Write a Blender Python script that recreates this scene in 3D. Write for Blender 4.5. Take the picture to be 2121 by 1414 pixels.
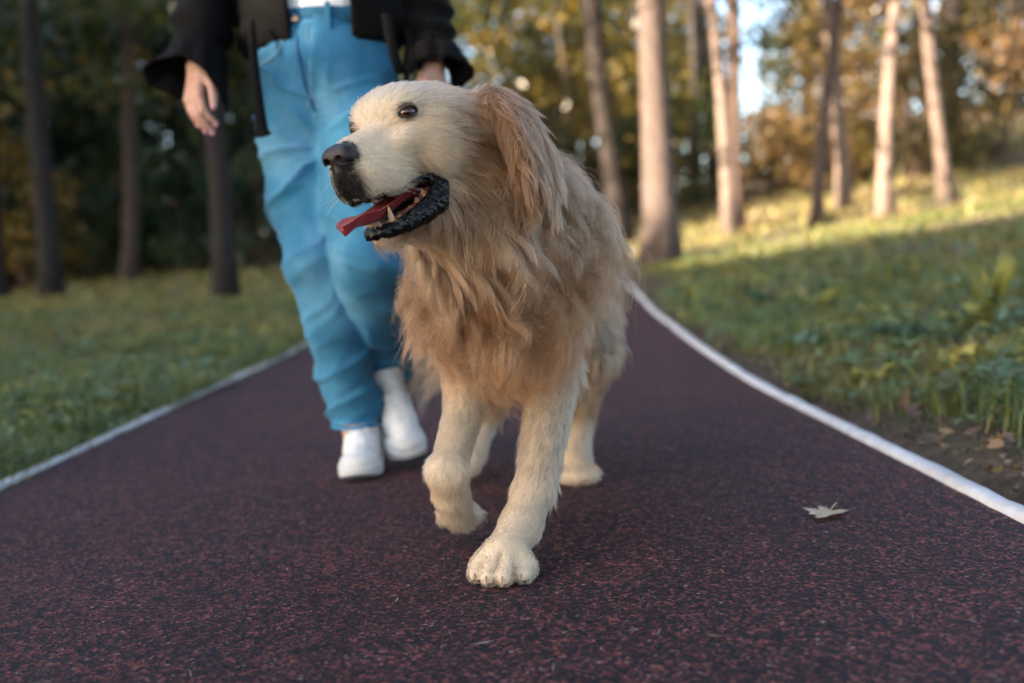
import bpy, bmesh, math, random
import numpy as np
from mathutils import Vector, Matrix, kdtree

for _o in list(bpy.data.objects):
    bpy.data.objects.remove(_o)
SC = bpy.context.scene
COL = SC.collection
RAD = math.radians

# ------------------------------------------------------------------ camera
CAM_H, FPX = 0.467, 2062.0
PITCH, ROLL = RAD(4.63), RAD(4.0)
FW = np.array([0, math.cos(PITCH), -math.sin(PITCH)])
UP0 = np.array([0, math.sin(PITCH), math.cos(PITCH)])
RT = math.cos(ROLL) * np.array([1., 0, 0]) - math.sin(ROLL) * UP0
UP = math.sin(ROLL) * np.array([1., 0, 0]) + math.cos(ROLL) * UP0
CPOS = np.array([0, 0, CAM_H])
cam_d = bpy.data.cameras.new('camera')
cam = bpy.data.objects.new('camera', cam_d)
COL.objects.link(cam)
cam.matrix_world = Matrix(((RT[0], UP[0], -FW[0], CPOS[0]), (RT[1], UP[1], -FW[1], CPOS[1]),
                           (RT[2], UP[2], -FW[2], CPOS[2]), (0, 0, 0, 1)))
cam_d.sensor_width = 36.0
cam_d.lens = 35.0
cam_d.clip_start = 0.05
cam_d.clip_end = 2000
cam_d.dof.use_dof = True
cam_d.dof.focus_distance = 1.42
cam_d.dof.aperture_fstop = 1.9
SC.camera = cam

# ------------------------------------------------------------------ sky, sun, exposure
SUN_EL, SUN_AZ = RAD(28), RAD(-116)      # azimuth from +Y (view direction), clockwise to +X
world = bpy.data.worlds.new('World')
SC.world = world
world.use_nodes = True
_nt = world.node_tree
_bg = _nt.nodes['Background']
_sky = _nt.nodes.new('ShaderNodeTexSky')
_sky.sky_type = 'NISHITA'
_sky.sun_disc = False
_sky.sun_elevation = SUN_EL
_sky.sun_rotation = SUN_AZ
_sky.air_density = 1.0
_sky.dust_density = 2.0
_nt.links.new(_sky.outputs[0], _bg.inputs[0])
_bg.inputs[1].default_value = 0.09
sun_d = bpy.data.lights.new('sun', 'SUN')
sun_d.energy = 5.0
sun_d.angle = RAD(0.53)
sun_d.color = (1.0, 0.83, 0.62)
sun = bpy.data.objects.new('sun', sun_d)
COL.objects.link(sun)
_sdir = Vector((math.sin(SUN_AZ) * math.cos(SUN_EL), math.cos(SUN_AZ) * math.cos(SUN_EL), math.sin(SUN_EL)))
sun.rotation_euler = (-_sdir).to_track_quat('-Z', 'Y').to_euler()
sun.location = _sdir * 40
vs = SC.view_settings
vs.view_transform = 'Standard'
vs.look = 'None'
vs.exposure = 2.9
vs.gamma = 1.0
vs.use_curve_mapping = False
cy = SC.cycles
cy.use_denoising = True
cy.max_bounces = 7
cy.diffuse_bounces = 3
cy.glossy_bounces = 3
cy.transmission_bounces = 5
cy.transparent_max_bounces = 8
cy.use_adaptive_sampling = True
cy.adaptive_threshold = 0.02
cy.sample_clamp_indirect = 6.0


def at(px, py, d):
    """a point of the place, d metres ahead of the lens plane"""
    return CPOS + d * (FW + (px - 1060.5) / FPX * RT + (707 - py) / FPX * UP)


# ------------------------------------------------------------------ helpers: scene objects
def tag(o, label=None, cat=None, group=None, kind=None):
    if label: o['label'] = label
    if cat: o['category'] = cat
    if group: o['group'] = group
    if kind: o['kind'] = kind
    return o


def empty(name, loc=(0, 0, 0), rz=0.0):
    o = bpy.data.objects.new(name, None)
    COL.objects.link(o)
    o.location = loc
    o.rotation_euler = (0, 0, rz)
    o.empty_display_size = 0.1
    return o


def link(name, data, parent=None, mat=None):
    o = bpy.data.objects.new(name, data)
    COL.objects.link(o)
    if mat is not None:
        data.materials.append(mat)
    if parent is not None:
        o.parent = parent
        o.matrix_parent_inverse = Matrix.Translation(-Vector(parent.location)) if parent.rotation_euler.z == 0 else \
            (Matrix.Translation(parent.location) @ Matrix.Rotation(parent.rotation_euler.z, 4, 'Z')).inverted()
    return o


def mesh_np(name, V, F, smooth=True, cols=None, colname='Col'):
    """V (n,3); F (m,3|4) array or list of such arrays"""
    V = np.ascontiguousarray(V, dtype=np.float32)
    if not isinstance(F, list):
        F = [F]
    F = [np.asarray(f, dtype=np.int32) for f in F if len(f)]
    loops = np.concatenate([f.ravel() for f in F])
    tot = np.concatenate([np.full(len(f), f.shape[1], np.int32) for f in F])
    start = np.concatenate([[0], np.cumsum(tot)[:-1]]).astype(np.int32)
    me = bpy.data.meshes.new(name)
    me.vertices.add(len(V))
    me.vertices.foreach_set('co', V.ravel())
    me.loops.add(len(loops))
    me.loops.foreach_set('vertex_index', loops)
    me.polygons.add(len(tot))
    me.polygons.foreach_set('loop_start', start)
    me.polygons.foreach_set('loop_total', tot)
    if smooth:
        me.polygons.foreach_set('use_smooth', np.ones(len(tot), bool))
    if cols is not None:
        a = me.color_attributes.new(colname, 'FLOAT_COLOR', 'POINT')
        c = np.ones((len(V), 4), np.float32)
        c[:, :3] = cols
        a.data.foreach_set('color', c.ravel())
    me.update(calc_edges=True)
    me.validate()
    return me


# ------------------------------------------------------------------ helpers: materials
def srgb(r, g, b):
    f = lambda c: (c / 12.92 if c <= 0.04045 else ((c + 0.055) / 1.055) ** 2.4)
    return tuple(f(c / 255.0) for c in (r, g, b)) + (1.0,)


class Mat:
    """small node-graph writer"""
    def __init__(self, name):
        self.m = bpy.data.materials.new(name)
        self.m.use_nodes = True
        self.nt = self.m.node_tree
        self.b = self.nt.nodes['Principled BSDF']
        self.out = self.nt.nodes['Material Output']

    def n(self, t, **kw):
        nd = self.nt.nodes.new('ShaderNode' + t)
        for k, v in kw.items():
            setattr(nd, k, v)
        return nd

    def l(self, a, b):
        self.nt.links.new(a, b)

    def set(self, **kw):
        for k, v in kw.items():
            self.b.inputs[k.replace('_', ' ')].default_value = v
        return self

    def coord(self, kind='Object'):
        return self.n('TexCoord').outputs[kind]

    def noise(self, scale, detail=4, rough=0.55, vec=None, dist=0.0):
        nd = self.n('TexNoise')
        nd.inputs['Scale'].default_value = scale
        nd.inputs['Detail'].default_value = detail
        nd.inputs['Roughness'].default_value = rough
        nd.inputs['Distortion'].default_value = dist
        self.l(vec if vec is not None else self.coord(), nd.inputs['Vector'])
        return nd.outputs['Fac']

    def ramp(self, fac, stops, interp='LINEAR'):
        nd = self.n('ValToRGB')
        cr = nd.color_ramp
        cr.interpolation = interp
        while len(cr.elements) < len(stops):
            cr.elements.new(0.5)
        for e, (p, c) in zip(cr.elements, stops):
            e.position = p
            e.color = c if len(c) == 4 else tuple(c) + (1,)
        self.l(fac, nd.inputs[0])
        return nd.outputs[0]

    def mix(self, fac, a, b, mode='MIX'):
        nd = self.n('Mix', data_type='RGBA', blend_type=mode)
        for s, v in ((nd.inputs[0], fac), (nd.inputs[6], a), (nd.inputs[7], b)):
            if hasattr(v, 'links'):
                self.l(v, s)
            else:
                s.default_value = v
        return nd.outputs[2]

    def attr(self, name):
        nd = self.n('Attribute')
        nd.attribute_name = name
        return nd.outputs['Color']

    def bump(self, h, strength=0.3, dist=0.002):
        nd = self.n('Bump')
        nd.inputs['Strength'].default_value = strength
        nd.inputs['Distance'].default_value = dist
        self.l(h, nd.inputs['Height'])
        self.l(nd.outputs[0], self.b.inputs['Normal'])
        return self

    def color(self, c):
        if hasattr(c, 'links'):
            self.l(c, self.b.inputs['Base Color'])
        else:
            self.b.inputs['Base Color'].default_value = c
        return self


def plain(name, col, rough=0.6, **kw):
    m = Mat(name)
    m.color(col).set(Roughness=rough, **kw)
    return m.m


# ------------------------------------------------------------------ helpers: solid modelling on a distance field
def nrm(v):
    v = np.asarray(v, float)
    return v / (np.linalg.norm(v, axis=-1, keepdims=True) + 1e-12)


class Field:
    def __init__(self, lo, hi, res):
        self.lo = np.asarray(lo, float)
        self.res = res
        self.n = np.ceil((np.asarray(hi) - self.lo) / res).astype(int) + 1
        self.d = np.full(self.n, 0.5, np.float32)

    def _sub(self, lo, hi, m):
        a = np.maximum(np.floor((np.asarray(lo) - m - self.lo) / self.res).astype(int), 0)
        b = np.minimum(np.ceil((np.asarray(hi) + m - self.lo) / self.res).astype(int) + 1, self.n)
        if (b <= a).any():
            return None
        sl = tuple(slice(i, j) for i, j in zip(a, b))
        g = [(np.arange(i, j) * self.res + o).astype(np.float32) for i, j, o in zip(a, b, self.lo)]
        P = np.stack(np.meshgrid(*g, indexing='ij'), -1)
        return sl, P

    def put(self, f, lo, hi, k=0.0, op='add'):
        r = self._sub(lo, hi, k + 5 * self.res + 0.012)
        if r is None:
            return
        sl, P = r
        b = f(P).astype(np.float32)
        a = self.d[sl]
        if op == 'cut':
            b = -b
            if k > 0:
                h = np.maximum(k - np.abs(a - b), 0) / k
                self.d[sl] = np.maximum(a, b) + h * h * k * 0.25
            else:
                self.d[sl] = np.maximum(a, b)
        else:
            if k > 0:
                h = np.maximum(k - np.abs(a - b), 0) / k
                self.d[sl] = np.minimum(a, b) - h * h * k * 0.25
            else:
                self.d[sl] = np.minimum(a, b)

    def ell(self, c, r, M=None, k=0.0, op='add'):
        """ellipsoid; M rows = its local axes in the field's space"""
        c = np.asarray(c, float)
        r = np.asarray(r, float) * np.ones(3)
        M = np.eye(3) if M is None else np.asarray(M)
        ext = np.sqrt(((M * r[:, None]) ** 2).sum(0))

        def f(P):
            q = (P - c.astype(np.float32)) @ M.T.astype(np.float32)
            k0 = np.sqrt(((q / r.astype(np.float32)) ** 2).sum(-1))
            k1 = np.sqrt(((q / (r * r).astype(np.float32)) ** 2).sum(-1)) + 1e-9
            return k0 * (k0 - 1) / k1
        self.put(f, c - ext, c + ext, k, op)

    def cone(self, a, b, ra, rb, k=0.0, op='add', flat=None):
        """round cone from a to b; flat=(axis, s) squashes it along an axis by s"""
        a = np.asarray(a, float); b = np.asarray(b, float)
        R = max(ra, rb)

        def f(P):
            ba = b - a
            pa = P - a.astype(np.float32)
            if flat is not None:
                ax = nrm(flat[0]).astype(np.float32)
                pa = pa + (pa @ ax)[..., None] * ax * (1.0 / flat[1] - 1.0)
                ba2 = ba + (ba @ ax) * ax * (1.0 / flat[1] - 1.0)
            else:
                ba2 = ba
            ba2 = ba2.astype(np.float32)
            h = np.clip((pa @ ba2) / (ba2 @ ba2), 0, 1)
            dd = np.sqrt(((pa - h[..., None] * ba2) ** 2).sum(-1)) - (ra + (rb - ra) * h)
            return dd * (flat[1] if flat is not None and flat[1] < 1 else 1.0) if flat is not None else dd
        self.put(f, np.minimum(a, b) - R, np.maximum(a, b) + R, k, op)

    def chain(self, pts, rad, k=0.0, op='add', flat=None):
        for i in range(len(pts) - 1):
            self.cone(pts[i], pts[i + 1], rad[i], rad[i + 1], k if i == 0 or op == 'cut' else max(k * 0.4, 0.001), op, flat)

    def box(self, c, half, M=None, r=0.0, k=0.0, op='add'):
        c = np.asarray(c, float); half = np.asarray(half, float)
        M = np.eye(3) if M is None else np.asarray(M)
        ext = (np.abs(M) * half[:, None]).sum(0) + r

        def f(P):
            q = np.abs((P - c.astype(np.float32)) @ M.T.astype(np.float32)) - (half - r).astype(np.float32)
            return np.sqrt((np.maximum(q, 0) ** 2).sum(-1)) + np.minimum(q.max(-1), 0) - r
        self.put(f, c - ext, c + ext, k, op)

    def sample(self, P):
        q = (P - self.lo) / self.res
        i = np.clip(np.floor(q).astype(int), 0, self.n - 2)
        t = np.clip(q - i, 0, 1)
        d = self.d
        out = 0
        for dx in (0, 1):
            for dy in (0, 1):
                for dz in (0, 1):
                    w = (t[:, 0] if dx else 1 - t[:, 0]) * (t[:, 1] if dy else 1 - t[:, 1]) * (t[:, 2] if dz else 1 - t[:, 2])
                    out = out + w * d[i[:, 0] + dx, i[:, 1] + dy, i[:, 2] + dz]
        return out

    def grad(self, P):
        e = self.res * 1.2
        g = np.stack([self.sample(P + np.eye(3)[a] * e) - self.sample(P - np.eye(3)[a] * e) for a in range(3)], -1)
        return nrm(g)

    def mesh(self, relax=1):
        d = self.d
        s = d < 0
        n = np.array(d.shape) - 1
        cnt = np.zeros(n, np.int8)
        for dx in (0, 1):
            for dy in (0, 1):
                for dz in (0, 1):
                    cnt += s[dx:dx + n[0], dy:dy + n[1], dz:dz + n[2]]
        act = (cnt > 0) & (cnt < 8)
        cells = np.argwhere(act)
        ids = np.full(n, -1, np.int32)
        ids[act] = np.arange(len(cells))
        acc = np.zeros((len(cells), 3)); num = np.zeros(len(cells))
        cs = np.array([(x, y, z) for x in (0, 1) for y in (0, 1) for z in (0, 1)])
        vals = np.stack([d[cells[:, 0] + c[0], cells[:, 1] + c[1], cells[:, 2] + c[2]] for c in cs], 1)
        for i in range(8):
            for j in range(i + 1, 8):
                if np.abs(cs[i] - cs[j]).sum() != 1:
                    continue
                a, b = vals[:, i], vals[:, j]
                m = (a < 0) != (b < 0)
                t = a[m] / (a[m] - b[m])
                acc[m] += cs[i] + t[:, None] * (cs[j] - cs[i])
                num[m] += 1
        V = self.lo + (cells + acc / num[:, None]) * self.res
        Q = []
        for ax in range(3):
            u, w = (ax + 1) % 3, (ax + 2) % 3
            sl0 = [slice(None)] * 3; sl1 = [slice(None)] * 3
            sl0[ax] = slice(0, -1); sl1[ax] = slice(1, None)
            e = np.argwhere(s[tuple(sl0)] != s[tuple(sl1)])
            e = e[(e[:, u] > 0) & (e[:, w] > 0) & (e[:, u] < n[u]) & (e[:, w] < n[w])]
            ins = s[e[:, 0], e[:, 1], e[:, 2]]
            quad = []
            for du, dw in ((-1, -1), (0, -1), (0, 0), (-1, 0)):
                c = e.copy(); c[:, u] += du; c[:, w] += dw
                quad.append(ids[c[:, 0], c[:, 1], c[:, 2]])
            q = np.stack(quad, 1)
            q[~ins] = q[~ins][:, ::-1]
            Q.append(q)
        Q = np.concatenate(Q)
        for _ in range(relax):
            V = laplace(V, Q, 0.5)
        return V, Q


def laplace(V, Q, f):
    acc = np.zeros_like(V); num = np.zeros(len(V))
    for i in range(4):
        for j in ((i + 1) % 4, (i + 3) % 4):
            for c in range(3):
                acc[:, c] += np.bincount(Q[:, i], V[Q[:, j], c], len(V))
            num += np.bincount(Q[:, i], minlength=len(V))
    return V + f * (acc / np.maximum(num, 1)[:, None] - V)


def vnormals(V, Q):
    n = np.cross(V[Q[:, 2]] - V[Q[:, 0]], V[Q[:, 3]] - V[Q[:, 1]])
    N = np.zeros_like(V)
    for i in range(4):
        for c in range(3):
            N[:, c] += np.bincount(Q[:, i], n[:, c], len(V))
    return nrm(N)


def seg_dist(P, a, b):
    a = np.asarray(a, float); b = np.asarray(b, float)
    ba = b - a
    h = np.clip(((P - a) @ ba) / (ba @ ba), 0, 1)
    return np.linalg.norm(P - a - h[:, None] * ba, axis=1), h


def sstep(x, a, b):
    t = np.clip((x - a) / (b - a), 0, 1)
    return t * t * (3 - 2 * t)


_R = np.random.RandomState(11)
_LAT = _R.rand(32, 32, 32)


def vnoise(P, scale, off=0.0):
    """smooth value noise in [-1, 1]"""
    q = np.asarray(P) * scale + off
    i = np.floor(q).astype(int); t = q - i
    t = t * t * (3 - 2 * t)
    out = 0
    for dx in (0, 1):
        for dy in (0, 1):
            for dz in (0, 1):
                w = (t[..., 0] if dx else 1 - t[..., 0]) * (t[..., 1] if dy else 1 - t[..., 1]) * (t[..., 2] if dz else 1 - t[..., 2])
                out = out + w * _LAT[(i[..., 0] + dx) % 32, (i[..., 1] + dy) % 32, (i[..., 2] + dz) % 32]
    return out * 2 - 1


def tube(pts, rad, ns=8, cap=True):
    """swept tube -> V, [quads, tris]"""
    pts = np.asarray(pts, float)
    n = len(pts)
    rad = np.ones(n) * rad
    T = nrm(np.gradient(pts, axis=0))
    ref = np.array([0, 0, 1.]) if abs(T[0, 2]) < 0.9 else np.array([1., 0, 0])
    A = np.zeros_like(pts)
    a = nrm(np.cross(T[0], ref))
    for i in range(n):
        a = nrm(a - T[i] * (a @ T[i]))
        A[i] = a
    B = np.cross(T, A)
    th = np.arange(ns) / ns * 2 * np.pi
    V = pts[:, None] + rad[:, None, None] * (np.cos(th)[None, :, None] * A[:, None] + np.sin(th)[None, :, None] * B[:, None])
    V = V.reshape(-1, 3)
    i, j = np.meshgrid(np.arange(n - 1), np.arange(ns), indexing='ij')
    i, j = i.ravel(), j.ravel()
    Q = np.stack([i * ns + j, i * ns + (j + 1) % ns, (i + 1) * ns + (j + 1) % ns, (i + 1) * ns + j], 1)
    F = [Q]
    if cap:
        V = np.concatenate([V, pts[:1], pts[-1:]])
        j = np.arange(ns)
        F.append(np.stack([np.full(ns, n * ns), (j + 1) % ns, j], 1))
        F.append(np.stack([np.full(ns, n * ns + 1), (n - 1) * ns + j, (n - 1) * ns + (j + 1) % ns], 1))
    return V, F


def join(parts):
    """[(V, F|[F..]), ..] -> one V, [F..]"""
    Vs, by, off = [], {}, 0
    for V, F in parts:
        for f in (F if isinstance(F, list) else [F]):
            f = np.asarray(f)
            if len(f):
                by.setdefault(f.shape[1], []).append(f + off)
        Vs.append(V); off += len(V)
    return np.concatenate(Vs), [np.concatenate(v) for v in by.values()]


def spline(pts, n):
    """Catmull-Rom through pts, n samples"""
    P = np.asarray(pts, float)
    P = np.vstack([2 * P[0] - P[1], P, 2 * P[-1] - P[-2]])
    m = len(P) - 3
    u = np.linspace(0, m - 1e-6, n)
    i = u.astype(int); t = (u - i)[:, None]
    a, b, c, d = P[i], P[i + 1], P[i + 2], P[i + 3]
    return 0.5 * (2 * b + (c - a) * t + (2 * a - 5 * b + 4 * c - d) * t ** 2 + (3 * b - a - 3 * c + d) * t ** 3)

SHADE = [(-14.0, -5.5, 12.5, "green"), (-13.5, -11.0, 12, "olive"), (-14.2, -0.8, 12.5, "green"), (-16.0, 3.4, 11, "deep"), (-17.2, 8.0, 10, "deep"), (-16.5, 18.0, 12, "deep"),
         (6.8, -2.6, 13, "deep"), (7.6, 3.0, 12, "deep"), (2.6, -6.2, 13, "deep"), (-3.8, -7.0, 13, "deep"),  # unseen trees on the bank and behind the camera, added to block sky light
         (-21.0, 14.0, 13, "deep"), (-24.0, 20.5, 14, "deep"), (-13.6, 12.2, 12, "deep")]  # unseen trees added left of the wood to keep the sun off it
# ================================================================== GROUND, PATH
_yr = np.array([-8., 0, 3.3, 4.6, 5.9, 7.0, 8.0, 9.0, 10.0, 12, 14, 16, 19, 24])
_xr = np.array([.78, .78, .785, .86, .955, .985, 1.045, 1.10, 1.13, 1.05, .75, .2, -1.0, -4.0])
_xl = np.array([-1.22, -1.22, -1.285, -1.32, -1.32, -1.31, -1.27, -1.23, -1.2, -1.28, -1.55, -2.1, -3.3, -6.3])
_yy = np.linspace(-8, 24, 321)
_ker = np.ones(9) / 9


def _sm(v):
    p = np.interp(_yy, _yr, v)
    q = np.convolve(np.pad(p, 4, mode='edge'), _ker, 'valid')
    return q


_XR, _XL = _sm(_xr), _sm(_xl)
xr = lambda y: np.interp(y, _yy, _XR)
xl = lambda y: np.interp(y, _yy, _XL)


def rise(y):
    y = np.asarray(y, float)
    t = np.clip(y - 5.2, 0, None)
    s = np.where(t < 1.6, t * t / 3.2, t - 0.8) * 0.05
    return np.minimum(s, 0.80)


def ground_z(x, y):
    x = np.asarray(x, float); y = np.asarray(y, float)
    ur = np.clip(x - xr(y) - 0.10, 0, None)
    ul = np.clip(xl(y) - 0.10 - x, 0, None)
    z = rise(y) * (1 - 0.55 * sstep(ul, 2, 9))
    z = z + 0.115 * np.minimum(ur, 5.5) * sstep(ur, 0, 1.5) + 0.012 * np.minimum(ul, 6)
    z = z + 0.17 * np.clip(y - 13.5, 0, 12) * sstep(x, 4.5, 9.5)
    P = np.stack([x, y, x * 0], -1)
    out = sstep(np.maximum(ur, ul), 0, 0.6)
    z = z + out * (0.035 * vnoise(P, 1.3) + 0.012 * vnoise(P, 5.0, 2.0)) + 0.010 * sstep(np.maximum(ur, ul), 0.0, 0.1)
    onp = (ur <= 0) & (ul <= 0)
    return np.where(onp, z - 0.06, z - 0.004)


def path_z(y):
    return rise(y)


def grid_mesh(name, xs, ys, zf, mat, cols=None):
    X, Y = np.meshgrid(xs, ys, indexing='ij')
    V = np.stack([X, Y, zf(X, Y)], -1).reshape(-1, 3)
    n, m = X.shape
    i, j = np.meshgrid(np.arange(n - 1), np.arange(m - 1), indexing='ij')
    i, j = i.ravel(), j.ravel()
    Q = np.stack([i * m + j, (i + 1) * m + j, (i + 1) * m + j + 1, i * m + j + 1], 1)
    return link(name, mesh_np(name, V, Q), None, mat)


sm = Mat('soil')
n1 = sm.noise(2.2, 6); n2 = sm.noise(26, 6, 0.7); n3 = sm.noise(160, 3)
soil = sm.ramp(n2, [(.25, (.040, .027, .020)), (.5, (.100, .068, .050)), (.78, (.19, .135, .098))])
green = sm.ramp(n2, [(.25, (.020, .030, .008)), (.6, (.055, .070, .018)), (.85, (.10, .095, .03))])
sm.color(sm.mix(sm.ramp(n1, [(.46, (0, 0, 0)), (.72, (.8, .8, .8))]), soil, green)).set(Roughness=0.95, Specular_IOR_Level=0.2)
sm.bump(n3, 0.7, 0.012)
xs = np.concatenate([np.linspace(-400, -16, 24)[:-1], np.linspace(-16, 16, 330), np.linspace(16, 400, 24)[1:]])
ys = np.concatenate([np.linspace(-300, -6, 20)[:-1], np.linspace(-6, 26, 300), np.linspace(26, 700, 36)[1:]])
ground = tag(grid_mesh('ground', xs, ys, ground_z, sm.m), 'grassy soil either side of the path', kind='structure')

pm = Mat('rubber_path')
co = pm.coord()
vo = pm.n('TexVoronoi'); vo.inputs['Scale'].default_value = 230; pm.l(co, vo.inputs['Vector'])
vr = pm.n('SeparateColor'); pm.l(vo.outputs['Color'], vr.inputs[0])
vo2 = pm.n('TexVoronoi'); vo2.inputs['Scale'].default_value = 90; pm.l(co, vo2.inputs['Vector'])
vr2 = pm.n('SeparateColor'); pm.l(vo2.outputs['Color'], vr2.inputs[0])
gran = pm.ramp(vr.outputs[0], [(0.0, (.0025, .003, .0065)), (.50, (.007, .008, .014)), (.53, (.036, .012, .011)), (.80, (.096, .028, .023)), (.94, (.175, .050, .040)), (.993, (.19, .08, .07)), (1.0, (.26, .20, .19))])
blot = pm.ramp(vr2.outputs[1], [(0, (.36, .38, .44)), (.5, (1.05, 1.05, 1.06)), (1, (1.5, 1.42, 1.4))])
big = pm.ramp(pm.noise(1.7, 5, 0.6), [(.3, (.78, .80, .86)), (.7, (1.18, 1.10, 1.08))])
c1 = pm.mix(1.0, gran, blot, 'MULTIPLY')
c2 = pm.mix(1.0, c1, big, 'MULTIPLY')
dust = pm.ramp(pm.noise(7, 7, 0.72), [(.60, (0, 0, 0)), (.80, (.35, .35, .35))])
c3 = pm.mix(dust, c2, (.13, .10, .09, 1))
pm.color(c3).set(Roughness=0.7, Specular_IOR_Level=0.28)
hh = pm.n('Math'); hh.operation = 'ADD'
pm.l(vo.outputs['Distance'], hh.inputs[0]); pm.l(vr.outputs[2], hh.inputs[1])
pm.bump(hh.outputs[0], 0.85, 0.0022)
ysp = np.concatenate([np.linspace(-7.5, 5, 60)[:-1], np.linspace(5, 23.5, 130)])
U = np.linspace(0, 1, 13)
Vp = np.array([[xl(y) + (xr(y) - xl(y)) * u, y, path_z(y)] for y in ysp for u in U])
m_ = len(U)
Qp = np.array([(i * m_ + j, i * m_ + j + 1, (i + 1) * m_ + j + 1, (i + 1) * m_ + j) for i in range(len(ysp) - 1) for j in range(m_ - 1)])
path = tag(link('path', mesh_np('path', Vp, Qp), None, pm.m), 'dark red rubber running path', kind='structure')

lmn = Mat('white_edge_paint')
dirt = lmn.ramp(lmn.noise(9, 8, 0.75), [(.40, (0, 0, 0)), (.72, (.75, .75, .75))])
scr = lmn.ramp(lmn.noise(60, 5, 0.8), [(.60, (0, 0, 0)), (.74, (.6, .6, .6))])
lmn.color(lmn.mix(scr, lmn.mix(dirt, (.66, .64, .64, 1), (.36, .33, .30, 1)), (.20, .17, .15, 1))).set(Roughness=0.7)
lmn.bump(lmn.noise(120, 5), 0.5, 0.003)


def edge_line(fx, s, wid=1.0):
    yq = np.arange(-7, 23.4, 0.04)
    prof = [(-0.002, -0.03), (0.000, 0.006), (0.005, 0.0115), (0.019, 0.013), (0.031, 0.0115), (0.035, 0.006), (0.037, -0.03)]
    V = []
    for y in yq:
        dx = (fx(y + .02) - fx(y - .02)) / .04
        nx, ny = 1 / math.hypot(1, dx), -dx / math.hypot(1, dx)
        for k, (a, h) in enumerate(prof):
            P = np.array([[fx(y), y, k]])
            w = 0.0022 * vnoise(P, 22)[0] + 0.003 * vnoise(P, 6.0, 1.7)[0]
            q = s * wid * (a + w * (1 if 0 < k < 6 else 0))
            V.append((fx(y) + nx * q, y + ny * q, path_z(y) + h + 0.5 * w))
    k = len(prof)
    Q = []
    for i in range(len(yq) - 1):
        for j in range(k - 1):
            q = (i * k + j, i * k + j + 1, (i + 1) * k + j + 1, (i + 1) * k + j)
            Q.append(q if s < 0 else q[::-1])
    return link('edge_line', mesh_np('edge_line', np.array(V), np.array(Q)), path, lmn.m)


tag(edge_line(xr, 1), 'raised white painted edge line on the side of the dry leaf')
tag(edge_line(xl, -1, .65), 'raised white painted edge line half hidden by grass')

# ================================================================== VEGETATION MATERIALS
def leaf_material(name, trans=0.35, rough=0.5):
    m = Mat(name)
    c = m.attr('Col')
    m.color(c).set(Roughness=rough, Specular_IOR_Level=0.5)
    t = m.n('BsdfTranslucent')
    m.l(m.mix(1.0, c, (1.25, 1.15, .55, 1), 'MULTIPLY'), t.inputs['Color'])
    mx = m.n('MixShader'); mx.inputs[0].default_value = trans
    m.l(m.b.outputs[0], mx.inputs[1]); m.l(t.outputs[0], mx.inputs[2])
    m.l(mx.outputs[0], m.out.inputs['Surface'])
    return m.m


LEAF = leaf_material('leaf', 0.40, 0.33)
GRASS = leaf_material('grass_blade', 0.30, 0.5)
bk = Mat('bark')
bc = bk.n('TexCoord').outputs['Object']
mp = bk.n('Mapping'); mp.inputs['Scale'].default_value = (9, 9, 2.2); bk.l(bc, mp.inputs[0])
bn = bk.noise(3.0, 7, 0.7, mp.outputs[0], 0.6)
oi = bk.attr('Col')
bk.color(bk.mix(1.0, bk.ramp(bn, [(.3, (.35, .33, .32)), (.55, (1, 1, 1)), (.8, (1.5, 1.45, 1.4))]), oi, 'MULTIPLY')).set(Roughness=0.9)
bk.bump(bn, 0.9, 0.03)

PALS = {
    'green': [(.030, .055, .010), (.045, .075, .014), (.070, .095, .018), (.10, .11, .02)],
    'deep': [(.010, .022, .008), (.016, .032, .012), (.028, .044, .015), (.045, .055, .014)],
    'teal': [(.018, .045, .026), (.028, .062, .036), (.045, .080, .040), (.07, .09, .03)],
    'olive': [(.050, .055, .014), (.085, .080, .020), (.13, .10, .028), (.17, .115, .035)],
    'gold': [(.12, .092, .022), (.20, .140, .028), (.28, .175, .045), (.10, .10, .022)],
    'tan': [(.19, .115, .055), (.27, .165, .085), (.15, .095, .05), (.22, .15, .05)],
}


def leaf_cloud(rs, centers, rad, n_each, size, pal, up=0.35):
    """leaf-sized folded rhombs spread through clumps"""
    C = np.asarray(centers, float)
    rad = np.ones(len(C)) * rad
    k = len(C) * n_each
    ci = np.repeat(np.arange(len(C)), n_each)
    d = nrm(rs.randn(k, 3)) * (rs.rand(k, 1) ** 0.42)
    d[:, 2] *= 0.72
    P = C[ci] + d * rad[ci][:, None]
    N = nrm(rs.randn(k, 3) + np.array([0, 0, up * 2]))
    A = nrm(np.cross(N, rs.randn(k, 3))); B = np.cross(N, A)
    s = size * (0.6 + 0.8 * rs.rand(k, 1))
    V = np.stack([P - A * s * .5, P + B * s * .28 + N * s * .08, P + A * s * .55, P - B * s * .28 + N * s * .08], 1).reshape(-1, 3)
    F = np.arange(k * 4).reshape(-1, 4)
    pal = np.array(PALS[pal] if isinstance(pal, str) else pal)
    clump_shift = rs.rand(len(C)) * (len(pal) - 1)
    idx = np.clip(clump_shift[ci] + rs.randn(k) * 0.8, 0, len(pal) - 1)
    i0 = np.floor(idx).astype(int); i1 = np.minimum(i0 + 1, len(pal) - 1); f = (idx - i0)[:, None]
    col = pal[i0] * (1 - f) + pal[i1] * f
    col = np.repeat(np.clip(col * (1 + .15 * rs.randn(k, 1)), .004, .8), 4, 0)
    return V, F, col


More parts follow.
